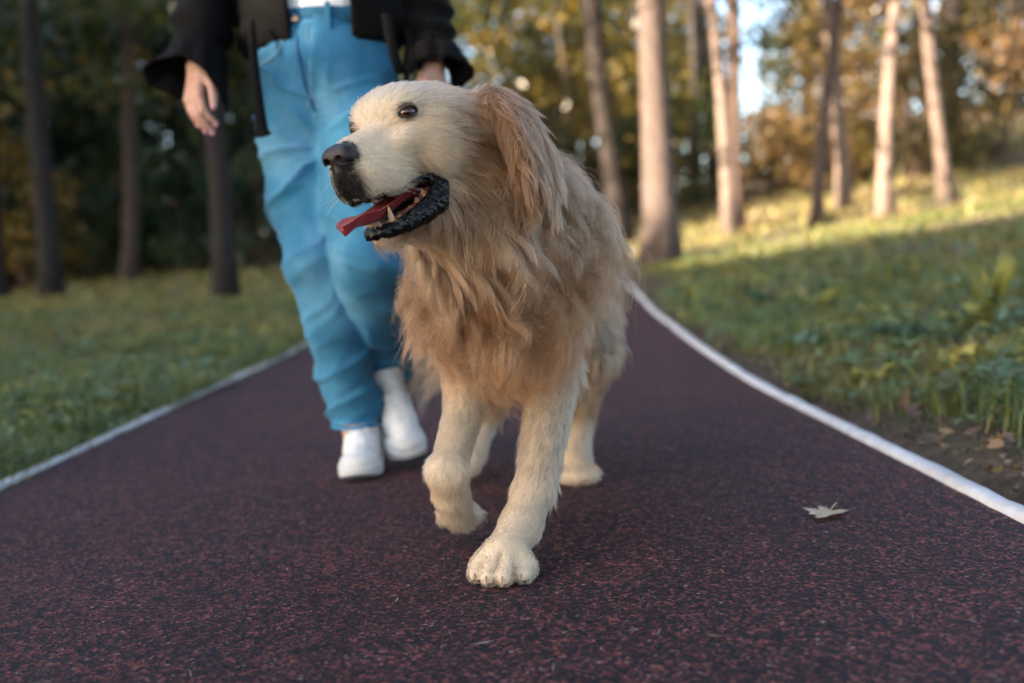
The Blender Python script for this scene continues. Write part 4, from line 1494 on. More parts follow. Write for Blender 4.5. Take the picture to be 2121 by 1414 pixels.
# hind legs
RL = [at(1195, 600, 2.12), at(1212, 720, 2.06), at(1196, 862, 2.20), at(1194, 950, 2.12), at(1200, 976, 2.07)]
DF.cone(RL[0], RL[1], 0.085, 0.058, k=0.05)
DF.cone(RL[1], RL[2], 0.055, 0.028, k=0.03)
DF.cone(RL[2], RL[3], 0.027, 0.027, k=0.015)
DF.cone(RL[3], RL[4], 0.028, 0.026, k=0.012)
for a in (-0.026, -0.009, 0.009, 0.026):
    p = np.array([RL[4][0] + a, RL[4][1] - 0.02 - 0.008 * (abs(a) < 0.01), 0.018])
    DF.cone(RL[4] + [a * 0.6, 0, 0], p, 0.016, 0.014, k=0.008)
RR = [at(1095, 600, 2.14), at(1035, 740, 2.08), at(1008, 850, 2.26), at(978, 935, 2.17), at(968, 958, 2.13)]
DF.cone(RR[0], RR[1], 0.085, 0.055, k=0.05)
DF.cone(RR[1], RR[2], 0.05, 0.028, k=0.03)
DF.cone(RR[2], RR[3], 0.027, 0.027, k=0.015)
DF.cone(RR[3], RR[4], 0.027, 0.027, k=0.012)
TAIL = [at(1150, 540, 2.36), at(1095, 560, 2.46), at(1010, 620, 2.50), at(945, 690, 2.48), at(912, 735, 2.45)]
DF.chain(TAIL, [0.03, 0.024, 0.02, 0.016, 0.010], k=0.03)

# ---- head
def hell(c, r, k=0.02, op='add'):
    DF.ell(hw(*c), np.asarray(r), HM, k, op)
def hcone(a, b, ra, rb, k=0.015, op='add', flat=None):
    DF.cone(hw(*a), hw(*b), ra, rb, k, op, flat)
hell((-0.012, 0, -0.014), (0.086, 0.075, 0.053), 0.03)                    # skull
hell((0.032, 0, 0.002), (0.041, 0.050, 0.038), 0.02)                     # forehead
hcone((-0.070, 0, -0.055), (-0.125, 0, -0.14), 0.056, 0.080, 0.04)          # nape
for s in (-1, 1):
    hell((0.036, s * 0.032, 0.012), (0.030, 0.024, 0.018), 0.016)         # brow
    hell((0.002, s * 0.055, -0.046), (0.055, 0.028, 0.050), 0.025)        # cheek
    hell((0.055, s * 0.040, -0.033), (0.034, 0.020, 0.018), 0.014)        # below the eye
    hell((0.094, s * 0.025, -0.068), (0.050, 0.0165, 0.030), 0.012)       # upper lip
    hell((0.133, s * 0.0135, -0.072), (0.024, 0.0180, 0.027), 0.008)      # lip front
hcone((0.050, 0, -0.050), (0.136, 0, -0.049), 0.041, 0.027, 0.018)        # muzzle
hcone((0.062, 0, -0.026), (0.138, 0, -0.036), 0.021, 0.0155, 0.018)       # bridge
hcone((0.138, 0, -0.042), (0.152, 0, -0.042), 0.020, 0.016, 0.008)        # nose base
# lower jaw
for s in (-1, 1):
    hcone((-0.005, s * 0.040, -0.108), (0.070, s * 0.026, -0.138), 0.019, 0.012, 0.012)
    hcone((0.070, s * 0.026, -0.138), (0.121, s * 0.009, -0.1455), 0.012, 0.0095, 0.008)
hcone((-0.01, 0, -0.120), (0.117, 0, -0.149), 0.030, 0.0135, 0.012)
hcone((0.01, 0, -0.135), (-0.085, 0, -0.175), 0.032, 0.07, 0.05)          # throat
# mouth cavity
hcone((0.032, 0, -0.102), (0.118, 0, -0.118), 0.020, 0.013, 0.004, 'cut', (HL, 1.5))
for s in (-1, 1):
    hcone((0.050, s * 0.050, -0.104), (0.085, s * 0.036, -0.118), 0.0135, 0.014, 0.004, 'cut')
    hcone((0.085, s * 0.036, -0.118), (0.128, s * 0.022, -0.121), 0.014, 0.012, 0.004, 'cut')
# eye sockets
EYES = [hw(0.054, s * 0.0455, 0.0) for s in (1, -1)]
EYE_N = [nrm(0.74 * HF + s * 0.66 * HL + 0.06 * HU) for s in (1, -1)]
for e, n in zip(EYES, EYE_N):
    DF.ell(e + 0.011 * n, (0.0135, 0.0145, 0.0090), HM, 0.004, 'cut')
# ears: thick hanging flaps
EARS = []
for s in (1, -1):
    E = [hw(-0.068, s * 0.066, -0.016), hw(-0.106, s * 0.094, -0.034), hw(-0.122, s * 0.110, -0.074), hw(-0.110, s * 0.117, -0.116), hw(-0.084, s * 0.112, -0.156)]
    EARS.append(E)
    ax = nrm(HL * s - 0.25 * HF + 0.25 * HU)
    r = (0.022, 0.038, 0.053, 0.047, 0.020)
    for i in range(4):
        DF.cone(E[i], E[i + 1], r[i], r[i + 1], 0.008, 'add', (ax, 0.20))


LIPS = []
for s in (1, -1):
    LIPS.append(([hw(0.038, s * 0.045, -0.090), hw(0.037, s * 0.052, -0.106), hw(0.050, s * 0.051, -0.124), hw(0.074, s * 0.043, -0.134), hw(0.100, s * 0.030, -0.142), hw(0.123, s * 0.014, -0.1445), hw(0.129, s * 0.0, -0.1445)],
                 [0.007, 0.0130, 0.0165, 0.0150, 0.0120, 0.0092, 0.0085]))
DV, DQ = DF.mesh(1)
DN = vnormals(DV, DQ)
NOSE_C = hw(0.157, 0, -0.036)
DN0 = np.array([0, 0, -1.])
RNG = np.random.RandomState(5)
PALE, CREAM, GOLD, TAN = np.array([.77, .61, .435]), np.array([.61, .415, .255]), np.array([.49, .258, .130]), np.array([.29, .128, .057])
BACK = nrm(T3 - T1)


def _v(*a):
    return nrm(np.array(a, float))


LEGDN = lambda a, b: nrm(np.asarray(b) - np.asarray(a))
# zones: a, b, ra, rb, length, lift, droop, curl, lock size, clump, colour, flow
Z = []


def zone(a, b, ra, rb, L, lift, droop, curl, lock, clump, col, flow):
    Z.append((np.asarray(a, float), np.asarray(b, float), ra, rb, L, lift, droop, curl, lock, clump, np.asarray(col), flow))


H_ = 'head'
zone(hw(0.07, 0, -0.05), hw(0.145, 0, -0.055), .045, .035, .0060, .08, .05, .000, .005, .25, PALE, H_)          # muzzle
zone(hw(0.03, 0, -0.01), hw(-0.03, 0, 0.0), .05, .06, .0100, .08, .05, .0002, .006, .35, PALE * .98, H_)         # brow, skull
zone(hw(-0.04, 0, 0.0), hw(-0.08, 0, -0.01), .06, .06, .024, .12, .2, .001, .009, .45, (CREAM + PALE) / 2, H_)
for s in (1, -1):
    zone(hw(0.03, s * .05, -0.04), hw(0.02, s * .05, -0.07), .025, .03, .0115, .08, .15, .0003, .007, .35, (CREAM + PALE) / 2, H_)
    zone(hw(-0.03, s * .055, -0.05), hw(-0.04, s * .05, -0.10), .035, .04, .034, .14, .35, .002, .012, .55, (CREAM + GOLD * 1.2) / 2.1, H_)
    E = EARS[0 if s == 1 else 1]
    zone(E[0], E[1], .02, .03, .026, .10, .4, .002, .012, .35, (GOLD * 1.4 + TAN * .6) / 2, LEGDN(E[1], E[3]))
    zone(E[1], E[3], .040, .050, .030, .08, .5, .0035, .014, .4, (GOLD * 1.2 + TAN * .8) / 2, LEGDN(E[1], E[4] + 0.02 * HF))
    zone(E[3], E[4], .048, .022, .042, .10, .7, .004, .012, .65, (GOLD + TAN) / 2, LEGDN(E[2], E[4]))
zone(hw(0.0, 0, -0.13), hw(0.115, 0, -0.15), .03, .014, .020, .22, .4, .001, .007, .4, CREAM, _v(.35, .1, -.7))      # chin
zone(hw(-0.06, 0, -0.15), hw(-0.02, 0, -0.14), .06, .04, .055, .22, .6, .006, .015, .6, (GOLD + CREAM) / 2, _v(.25, .15, -1))
NK1, NK2 = at(1050, 500, 1.66), at(940, 370, 1.50)
zone(NK2, (NK1 + NK2) / 2, .09, .10, .090, .24, .75, .012, .026, .82, (GOLD * 1.3 + CREAM) / 2.3, _v(.30, .25, -1))
zone((NK1 + NK2) / 2, NK1, .10, .115, .110, .22, .8, .018, .034, .9, GOLD, _v(.20, .25, -1))
zone(at(985, 520, 1.60), at(1000, 630, 1.60), .10, .11, .112, .13, .85, .018, .034, .95, (GOLD * 1.5 + TAN * .5) / 2, _v(.08, .05, -1))   # breast
zone(at(1000, 700, 1.66), at(1060, 690, 1.80), .06, .08, .062, .16, .85, .010, .024, .8, (GOLD + TAN) / 2, _v(.05, .1, -1))
zone(at(1120, 440, 1.70), at(1140, 560, 1.70), .07, .08, .046, .15, .5, .006, .022, .7, GOLD * 1.08, _v(.30, .55, -.9))     # shoulder
zone(at(1100, 420, 1.75), at(1140, 470, 2.1), .07, .09, .038, .18, .3, .004, .018, .55, (CREAM + GOLD * 1.2) / 2.2, nrm(BACK + [0.05, 0, -.15]))
zone(T2 + [.05, 0, 0], T3 + [.03, 0, 0], .10, .09, .046, .16, .5, .005, .02, .6, GOLD * 1.1, nrm(BACK + [0.1, 0, -.75]))
zone(T2 + [0, 0, -.08], T3 + [0, 0, -.05], .07, .06, .075, .2, .8, .009, .02, .7, CREAM, nrm(BACK * .5 + [0, 0, -1]))         # belly
zone(FL[0], FL[1], .065, .05, .030, .18, .6, .006, .017, .6, (GOLD * 1.2 + CREAM) / 2.2, _v(.1, .35, -1))
LEGZ = [len(Z)]
zone(FL[1], FL[2], .046, .03, .022, .14, .3, .001, .010, .45, (CREAM * .6 + PALE * 1.2) / 2, LEGDN(FL[1], FL[2]))
zone(FL[2], FL[3], .031, .031, .012, .12, .2, .0005, .007, .35, PALE * .90, LEGDN(FL[2], FL[4]))
zone(FL[3], FL[4] + PAWD * .03, .03, .03, .0042, .08, .1, .0002, .006, .3, PALE * .92, nrm(PAWD + [0, 0, -.4]))
zone(FR[0], FR[1], .065, .05, .030, .18, .6, .006, .017, .6, (GOLD * 1.2 + CREAM) / 2.2, _v(-.05, .35, -1))
LEGZ.append(len(Z))
zone(FR[1], FR[2], .038, .026, .015, .14, .3, .001, .010, .45, (CREAM * .6 + PALE * 1.2) / 2, LEGDN(FR[1], FR[2]))
zone(FR[2], FR[4], .03, .03, .010, .12, .1, .0004, .006, .35, PALE * .95, LEGDN(FR[2], FR[4]))
for Lg, sx in ((RL, .2), (RR, -.1)):
    zone(Lg[0], Lg[1], .09, .06, .052, .16, .6, .006, .02, .65, (GOLD + CREAM) / 2, _v(sx, .55, -1))
    zone(Lg[1], Lg[2], .055, .03, .040, .16, .4, .003, .014, .5, CREAM, LEGDN(Lg[1], Lg[2]))
    zone(Lg[2], Lg[4], .028, .028, .012, .14, .2, .0005, .007, .3, PALE * .95, LEGDN(Lg[2], Lg[4]))
zone(TAIL[0], TAIL[2], .03, .02, .11, .3, .6, .008, .018, .6, CREAM, LEGDN(TAIL[0], TAIL[2]))
zone(TAIL[2], TAIL[4], .02, .012, .11, .25, .6, .008, .018, .65, PALE, LEGDN(TAIL[2], TAIL[4]))


def zone_params(P, N):
    D = np.stack([(lambda dh: dh[0] - (z[2] + (z[3] - z[2]) * dh[1]))(seg_dist(P, z[0], z[1])) for z in Z], 1)
    W = np.exp(-(D - D.min(1, keepdims=True)) / 0.011)
    W /= W.sum(1, keepdims=True)
    num = W @ np.array([z[4:10] for z in Z])              # length, lift, droop, curl, lock, clump
    fe = (W[:, LEGZ[0]] + W[:, LEGZ[1]]) * np.clip(N[:, 1] * 1.2 - .1, 0, 1)
    lowb = sstep(.44 - P[:, 2], 0, .10) * sstep(P[:, 2], .20, .28) * sstep(1.95 - P[:, 1], 0, .1)
    num[:, 0] *= 1 + lowb * np.clip(.10 - 8.0 * np.abs(P[:, 0] - .005), -.72, .10)
    num[:, 0] += fe * .034
    num[:, 1] += fe * .12
    col = W @ np.array([z[10] for z in Z])
    hd = nrm(P - NOSE_C - 0.02 * HF)
    hd = nrm(hd + 0.25 * DN0)
    F = np.zeros_like(P)
    for i, z in enumerate(Z):
        F += W[:, i:i + 1] * (hd if isinstance(z[11], str) else z[11])
    T = nrm(F - N * (F * N).sum(1, keepdims=True) + 1e-6)
    return num, col, T


def sample_surface(V, Q, N, w, n):
    T = np.concatenate([Q[:, [0, 1, 2]], Q[:, [0, 2, 3]]])
    A = np.linalg.norm(np.cross(V[T[:, 1]] - V[T[:, 0]], V[T[:, 2]] - V[T[:, 0]]), axis=1) * w[T].mean(1)
    c = np.cumsum(A); c /= c[-1]
    i = np.searchsorted(c, RNG.rand(n))
    u, v = RNG.rand(n), RNG.rand(n)
    f = u + v > 1
    u[f], v[f] = 1 - u[f], 1 - v[f]
    t = T[np.minimum(i, len(T) - 1)]
    b = np.stack([1 - u - v, u, v], 1)[:, :, None]
    return (V[t] * b).sum(1), nrm((N[t] * b).sum(1))


vnum, vcol, vT = zone_params(DV, DN)
# ---- where hair grows at all
HLc = (DV - HO) @ HM.T                                    # head coordinates of every vertex
grow = np.ones(len(DV))
for e in EYES:
    grow *= sstep(np.linalg.norm((DV - e) @ HM.T / np.array([1.0, 1.12, 0.80]), axis=1), .0118, .0138)
grow *= sstep(np.linalg.norm((DV - NOSE_C) @ HM.T / np.array([1.0, 1.15, 0.95]), axis=1), .019, .026)
DEN = DN @ HM.T


def in_cut(P, a, b, ra, rb, wide=1.0):
    q = (P - HO) @ HM.T / np.array([1, wide, 1])
    dd, hh_ = seg_dist(q, np.array(a) / [1, wide, 1], np.array(b) / [1, wide, 1])
    return dd < ra + (rb - ra) * hh_ + .0030


cav = in_cut(DV, (0.032, 0, -0.102), (0.118, 0, -0.118), 0.020, 0.013, 1.5)
for s in (-1, 1):
    cav |= in_cut(DV, (0.050, s * 0.050, -0.104), (0.085, s * 0.036, -0.118), 0.0135, 0.014)
    cav |= in_cut(DV, (0.085, s * 0.036, -0.118), (0.128, s * 0.022, -0.121), 0.014, 0.012)
grow[cav] = 0
for LP, lr in LIPS:
    for i in range(len(LP) - 1):
        dd, hh_ = seg_dist(DV, LP[i], LP[i + 1])
        grow *= sstep(dd - (lr[i] + (lr[i + 1] - lr[i]) * hh_), -.0015, .002)
# skin colour
dark = np.array([.0045, .004, .005])
skin = vcol * np.interp(vnum[:, 0], [.012, .035], [.95, .5])[:, None]
mw = np.zeros(len(DV)); mw[cav] = 1
nd = np.linalg.norm((DV - hw(0.156, 0, -0.072)) @ HM.T / np.array([1., .85, 1.25]), axis=1)
mw = np.maximum(mw, 1 - sstep(nd, .024, .040))
for e in EYES:
    mw = np.maximum(mw, 1 - sstep(np.linalg.norm(DV - e, axis=1), .0135, .0160))
mw = np.maximum(mw, 1 - sstep(np.linalg.norm((DV - NOSE_C) @ HM.T / np.array([1.0, 1.15, 1]), axis=1), .024, .029))
skin = skin * (1 - mw[:, None]) + dark * mw[:, None]
pads = (DV[:, 2] < 0.007)
skin[pads] = (.02, .018, .02)
skm = Mat('dog_skin')
skm.color(skm.attr('Col')).set(Roughness=0.55, Specular_IOR_Level=0.2)
skm.bump(skm.noise(420, 3), 0.4, 0.001)
body = link('body', mesh_np('dog_body', DV, DQ, cols=skin), dog, skm.m)

# ---- locks and hairs
view_w = 0.45 + 0.55 * ((DN * nrm(CPOS - DV)).sum(1) > -0.25)     # thinner on the side nobody sees
dens = view_w * grow * np.interp(vnum[:, 0], [.008, .02, .05, .12], [5.0, 3.6, 1.3, 1.0])
GRAV = np.array([0, 0, -1.])


def wave_axes(T, N):
    return np.cross(T, N)


def march(P, N, num, T, nseg, rnd):
    """lay strands along the coat, kept outside the skin"""
    L = num[:, 0:1] * rnd
    lift, droop = num[:, 1:2], num[:, 2:3]
    d0 = nrm(T * (1 - lift) + N * lift * 1.3)
    pts = [P - N * 0.0015]
    p = pts[0]
    for i in range(1, nseg + 1):
        t = i / nseg
        dirv = nrm(d0 * (1 - 0.8 * t * droop) + (0.55 * T + 0.75 * GRAV) * (0.9 * t * droop))
        p = p + dirv * L / nseg
        d = DF.sample(p)
        off = 0.0012 + 0.10 * L[:, 0] * np.sqrt(t)
        m = d < off
        if m.any():
            g = DF.grad(p[m])
            p = p.copy()
            p[m] += g * (off[m] - d[m])[:, None]
        pts.append(p)
    return np.stack(pts, 1)


NS = 9
gd = dens * 0 + grow * view_w / np.maximum(vnum[:, 4], .004) ** 2
nG = int((lambda T: (np.linalg.norm(np.cross(DV[T[:, 1]] - DV[T[:, 0]], DV[T[:, 2]] - DV[T[:, 0]]), axis=1) / 2 * gd[T].mean(1)).sum())
         (np.concatenate([DQ[:, [0, 1, 2]], DQ[:, [0, 2, 3]]])))
GP, GN = sample_surface(DV, DQ, DN, gd, nG)
gnum, gcol, gT = zone_params(GP, GN)
# neighbouring locks lean together: low-frequency swirl of the flow
ang = 0.60 * vnoise(GP, 9.0) + 0.30 * vnoise(GP, 22.0, 5.1)
ang *= np.interp(gnum[:, 0], [.01, .03, .09], [.25, .6, 1.0])
gT = gT * np.cos(ang)[:, None] + np.cross(GN, gT) * np.sin(ang)[:, None]
gnum[:, 1] *= np.clip(1 + .45 * RNG.randn(nG) * np.interp(gnum[:, 0], [.02, .06], [.2, 1.]), .3, 2.2)
gL = np.clip(1 + 0.22 * RNG.randn(nG), .55, 1.5)[:, None]
GC = march(GP, GN, gnum, gT, NS, gL)
tt = np.linspace(0, 1, NS + 1)[None, :, None]
gB = np.cross(gT, GN)
gph = (vnoise(GP, 9.0, 2.2) * 5.0 + RNG.rand(nG) * 3.0)[:, None, None]
glen = (gnum[:, 0:1] * gL)[:, :, None]
wl = (0.052 + 0.026 * (vnoise(GP, 11.0, 6.6)[:, None, None] * .5 + .5))
wavew = gnum[:, 3][:, None, None] * (0.8 + 1.2 * RNG.rand(nG, 1, 1)) * tt ** 1.1
GC = GC + wavew * (np.sin(gph + 6.28 * glen * tt / wl) * gB[:, None] + 0.7 * np.cos(gph * 1.7 + 6.28 * glen * tt / wl) * GN[:, None])

NH = HAIRS
HP, HN = sample_surface(DV, DQ, DN, dens, NH)
hnum, hcol, hT = zone_params(HP, HN)
kd = kdtree.KDTree(nG)
for i, p in enumerate(GP):
    kd.insert(p, i)
kd.balance()
jit = HP + RNG.randn(NH, 3) * hnum[:, 4:5] * 0.12
gi = np.array([kd.find(p)[1] for p in jit])
rl = np.clip(1 + 0.16 * RNG.randn(NH), .45, 1.4)[:, None, None]
rl *= np.where(RNG.rand(NH) < 0.18, 0.55, 1.0)[:, None, None]              # undercoat
ratio = (hnum[:, 0] / gnum[gi, 0])[:, None, None]
own = HP[:, None] + (GC[gi] - GC[gi][:, :1]) * rl * ratio
cl = (hnum[:, 5][:, None, None] * (0.50 + 0.55 * RNG.rand(NH, 1, 1))) * tt ** np.interp(hnum[:, 0], [.02, .08], [.9, 1.15])[:, None, None]
cl = cl * np.interp(hnum[:, 0], [.035, .07], [1.0, .45])[:, None, None]
cl = np.clip(cl, 0, 0.95)
# a hair's own frizz
hB = np.cross(hT, HN)
fr = (0.0002 + 0.016 * hnum[:, 0])[:, None, None] * tt
own = own + fr * (RNG.randn(NH, 1, 1) * hB[:, None] + 0.7 * np.abs(RNG.randn(NH, 1, 1)) * HN[:, None])
own = own + 0.35 * fr * np.sin(RNG.rand(NH, 1, 1) * 6.28 + 6.28 * tt * (0.8 + RNG.rand(NH, 1, 1))) * hB[:, None]
off_ = HP - GP[gi]
gt_ = gT[gi]
lat = off_ - gt_ * (off_ * gt_).sum(1, keepdims=True)
HC = own - lat[:, None] * cl
for i in range(1, NS + 1):
    d = DF.sample(HC[:, i])
    off = 0.0008 + 0.03 * hnum[:, 0]
    m = d < off
    HC[m, i] += HN[m] * np.minimum(off - d, 0.02)[m][:, None]
# colour of each hair
cn = 1 + 0.10 * RNG.randn(NH)[:, None] + 0.70 * ((RNG.rand(nG)[gi] - .5) * np.interp(hnum[:, 0], [.01, .05], [.2, 1.0]))[:, None] + 0.10 * vnoise(HP, 22)[:, None]
hcol = np.clip(hcol * cn, .01, .93)
warm = (vnoise(HP, 9.0, 3.3) * 0.5 + 0.35 * vnoise(HP, 28.0, 7.7))[:, None]
hcol = hcol * np.clip(1 + warm * np.array([-0.02, -0.13, -0.22]), .6, 1.2)
hl = (HP - HO) @ HM.T
ndh = np.linalg.norm((HP - hw(0.154, 0, -0.078)) @ HM.T / np.array([1., .85, 1.2]), axis=1)
dk = (1 - sstep(ndh + 0.004 * RNG.randn(NH), .024, .042)) * 0.98
lipz = (hl[:, 0] > 0.03) & (np.abs(hl[:, 1]) < .07)
dk = np.maximum(dk, lipz * (1 - sstep(np.abs(hl[:, 2] + 0.100 + 0.10 * (hl[:, 0] - .11) * (hl[:, 0] < .11) * -1 + 0.002 * RNG.randn(NH)), .004, .010)) * (hl[:, 2] > -.115) * 0.6)
dk = np.maximum(dk, (hl[:, 0] > .06) * (np.abs(hl[:, 1]) < .04) * (1 - sstep(np.abs(hl[:, 2] + .145), .004, .012)) * 0.75)
for e in EYES:
    de = np.linalg.norm(HP - e + 0.004 * HF, axis=1)
    dk = np.maximum(dk, (1 - sstep(de, .0145, .0225)) * 0.60)
for k_, e in enumerate(EYES):
    for q_, rr_e, am in ((e + .020 * HF - .012 * HU - (1 if k_ == 0 else -1) * .012 * HL, .014, .55), (e - .020 * HU - .004 * HF, .012, .35), (e + .016 * HU + .010 * HF, .012, .30)):
        te = np.exp(-(np.linalg.norm(HP - q_, axis=1) / rr_e) ** 2)[:, None] * am
        hcol = hcol * (1 - te) + hcol * np.array([.62, .50, .38]) * te
hw_ = sstep(.075 - hl[:, 0], 0, .16)[:, None] * (np.linalg.norm(HP - HO, axis=1) < .14)[:, None]
hcol = hcol * (1 - .22 * hw_ * np.array([.25, .75, 1.25]))
hcol = hcol * (1 - dk[:, None]) + np.array([.005, .0045, .005]) * dk[:, None]

# ---- overcoat: wavy locks on the ruff, breast, shoulders and flanks
long_v = sstep(vnum[:, 0], .048, .085) * grow * view_w
for E in EARS:
    for i in range(4):
        long_v = long_v * sstep(seg_dist(DV, E[i], E[i + 1])[0], .050, .062)
nK = LOCKS
KP, KN = sample_surface(DV, DQ, DN, long_v, nK)
knum, kcol, kT = zone_params(KP, KN)
ang = 0.70 * vnoise(KP, 6.0, 1.0) + 0.13 * RNG.randn(nK)
kT = kT * np.cos(ang)[:, None] + np.cross(KN, kT) * np.sin(ang)[:, None]
knum = knum.copy()
knum[:, 1] = np.clip(knum[:, 1] * (1.0 + .5 * RNG.randn(nK)), .08, .42)
kL = np.clip(1.12 + .22 * RNG.randn(nK), .7, 1.6)[:, None]
KC = march(KP, KN, knum, kT, NS, kL)
kB = np.cross(kT, KN)
klen = (knum[:, 0:1] * kL)[:, :, None]
kph = (vnoise(KP, 8.0, 4.4) * 5 + RNG.rand(nK) * 2.5)[:, None, None]
kwl = (.075 + .040 * RNG.rand(nK, 1, 1))
kamp = np.interp(knum[:, 0], [.05, .12], [.004, .0170])[:, None, None] * (.55 + .9 * RNG.rand(nK, 1, 1)) * tt ** .9 * (1 + .5 * tt)
KC = KC + kamp * (np.sin(kph + 6.28 * klen * tt / kwl) * kB[:, None] + .75 * np.cos(kph + 6.28 * klen * tt / kwl) * KN[:, None])
per = LOCK_HAIRS
kw = np.interp(knum[:, 0], [.05, .12], [.0060, .0118]) * np.clip(np.exp(.45 * RNG.randn(nK)), .4, 2.2)
ki = np.repeat(np.arange(nK), per)
NL = nK * per
da = RNG.rand(NL) * 6.28; dr = np.sqrt(RNG.rand(NL))
ox, oy = dr * np.cos(da), dr * np.sin(da) * .45
wprof = np.interp(np.linspace(0, 1, NS + 1), [0, .3, .65, .9, 1], [.9, 1.0, .9, .55, .25])[None, :, None]
lt = (.70 + .35 * RNG.rand(NL, 1, 1))
basec = KC[ki]
LC = KC[ki][:, :1] + (basec - KC[ki][:, :1]) * lt + (kw[ki] * ox)[:, None, None] * wprof * kB[ki][:, None] + (kw[ki] * (oy + .25))[:, None, None] * wprof * KN[ki][:, None]
LC = LC + (.0016 * RNG.randn(NL, 1, 1) * tt * kB[ki][:, None] + .0012 * RNG.randn(NL, 1, 1) * tt * KN[ki][:, None])
stray = (RNG.rand(NL) < .14)[:, None, None]
LC = LC + stray * tt * (.010 * RNG.randn(NL, 1, 1) * kB[ki][:, None] + .012 * np.abs(RNG.randn(NL, 1, 1)) * KN[ki][:, None])
for i in range(1, NS + 1):
    d = DF.sample(LC[:, i])
    m = d < .004
    LC[m, i] += KN[ki[m]] * np.minimum(.004 - d, .02)[m][:, None]
tone = (1 + .12 * RNG.randn(nK))[ki]
lcol = np.clip(kcol[ki] * (tone * (1.10 - .22 * dr ** 2) * (1 + .08 * RNG.randn(NL)))[:, None], .01, .93)  # lock edges coloured darker, shade between locks painted into the hair
lwarm = vnoise(KP, 8.0, 3.3)[ki][:, None]
lcol = lcol * np.clip(1 + lwarm * np.array([0.0, -.10, -.18]), .6, 1.3)
ndl = np.linalg.norm((KP[ki] - hw(0.10, 0, -0.16)), axis=1)
HC = np.concatenate([HC, LC]); hcol = np.concatenate([hcol, lcol])
hnum = np.concatenate([hnum, knum[ki]]); NH = len(HC)

cv = bpy.data.hair_curves.new('coat')
cv.add_curves([NS + 1] * NH)
cv.attributes['position'].data.foreach_set('vector', HC.astype(np.float32).ravel())
ra = cv.attributes.new('radius', 'FLOAT', 'POINT')
base = np.interp(hnum[:, 0], [.008, .03, .1], [.00022, .00028, .00034])[:, None]
prof = np.interp(np.linspace(0, 1, NS + 1), [0, .5, 1], [1, .85, .15])[None]
ra.data.foreach_set('value', (base * prof).astype(np.float32).ravel())
ca = cv.attributes.new('hair_colour', 'FLOAT_COLOR', 'POINT')
rootf = np.interp(hnum[:, 0], [.012, .05, .09], [.92, .55, .38])[:, None, None]  # dark roots: undercoat tone, deepened to paint shade into gaps between locks
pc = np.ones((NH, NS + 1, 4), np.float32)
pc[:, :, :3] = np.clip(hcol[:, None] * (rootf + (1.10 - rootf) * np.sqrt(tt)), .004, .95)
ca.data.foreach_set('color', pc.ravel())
fm = bpy.data.materials.new('dog_fur')
fm.use_nodes = True
nt = fm.node_tree
nt.nodes.remove(nt.nodes['Principled BSDF'])
hb = nt.nodes.new('ShaderNodeBsdfHairPrincipled')
hb.model = 'CHIANG'
hb.parametrization = 'COLOR'
an = nt.nodes.new('ShaderNodeAttribute'); an.attribute_name = 'hair_colour'
nt.links.new(an.outputs['Color'], hb.inputs['Color'])
hb.inputs['Roughness'].default_value = 0.30
hb.inputs['Radial Roughness'].default_value = 0.55
hb.inputs['Coat'].default_value = 0.0
hb.inputs['IOR'].default_value = 1.40
db = nt.nodes.new('ShaderNodeBsdfPrincipled')
db.inputs['Roughness'].default_value = 0.55
db.inputs['Specular IOR Level'].default_value = 0.12
nt.links.new(an.outputs['Color'], db.inputs['Base Color'])
mxs = nt.nodes.new('ShaderNodeMixShader'); mxs.inputs[0].default_value = 0.35
nt.links.new(hb.outputs[0], mxs.inputs[1]); nt.links.new(db.outputs[0], mxs.inputs[2])
nt.links.new(mxs.outputs[0], nt.nodes['Material Output'].inputs['Surface'])
coat = link('coat', cv, dog, fm)
tag(coat, 'long wavy cream and gold fur')
# ---- eyes, nose, mouth
def sphere_vc(c, axis, r, stops, nu=24, nv=32):
    """ball whose pole looks along axis; stops = [(angle, colour)]"""
    axis = nrm(axis)
    a = nrm(np.cross(axis, [0.1, 0.2, 1])); b = np.cross(axis, a)
    th = np.linspace(0.0, np.pi, nu)[1:-1]
    ph = np.arange(nv) / nv * 2 * np.pi
    V = [c + r * axis]
    for t in th:
        for p in ph:
            V.append(c + r * (math.cos(t) * axis + math.sin(t) * (math.cos(p) * a + math.sin(p) * b)))
    V.append(c - r * axis)
    m = len(th)
    Q = [(1 + i * nv + j, 1 + (i + 1) * nv + j, 1 + (i + 1) * nv + (j + 1) % nv, 1 + i * nv + (j + 1) % nv) for i in range(m - 1) for j in range(nv)]
    Tt = [(0, 1 + j, 1 + (j + 1) % nv) for j in range(nv)] + [(len(V) - 1, 1 + (m - 1) * nv + (j + 1) % nv, 1 + (m - 1) * nv + j) for j in range(nv)]
    ang = np.concatenate([[0], np.repeat(np.degrees(th), nv), [180]])
    cols = np.stack([np.interp(ang, [s[0] for s in stops], [s[1][k] for s in stops]) for k in range(3)], 1)
    return np.array(V), [np.array(Q), np.array(Tt)], cols


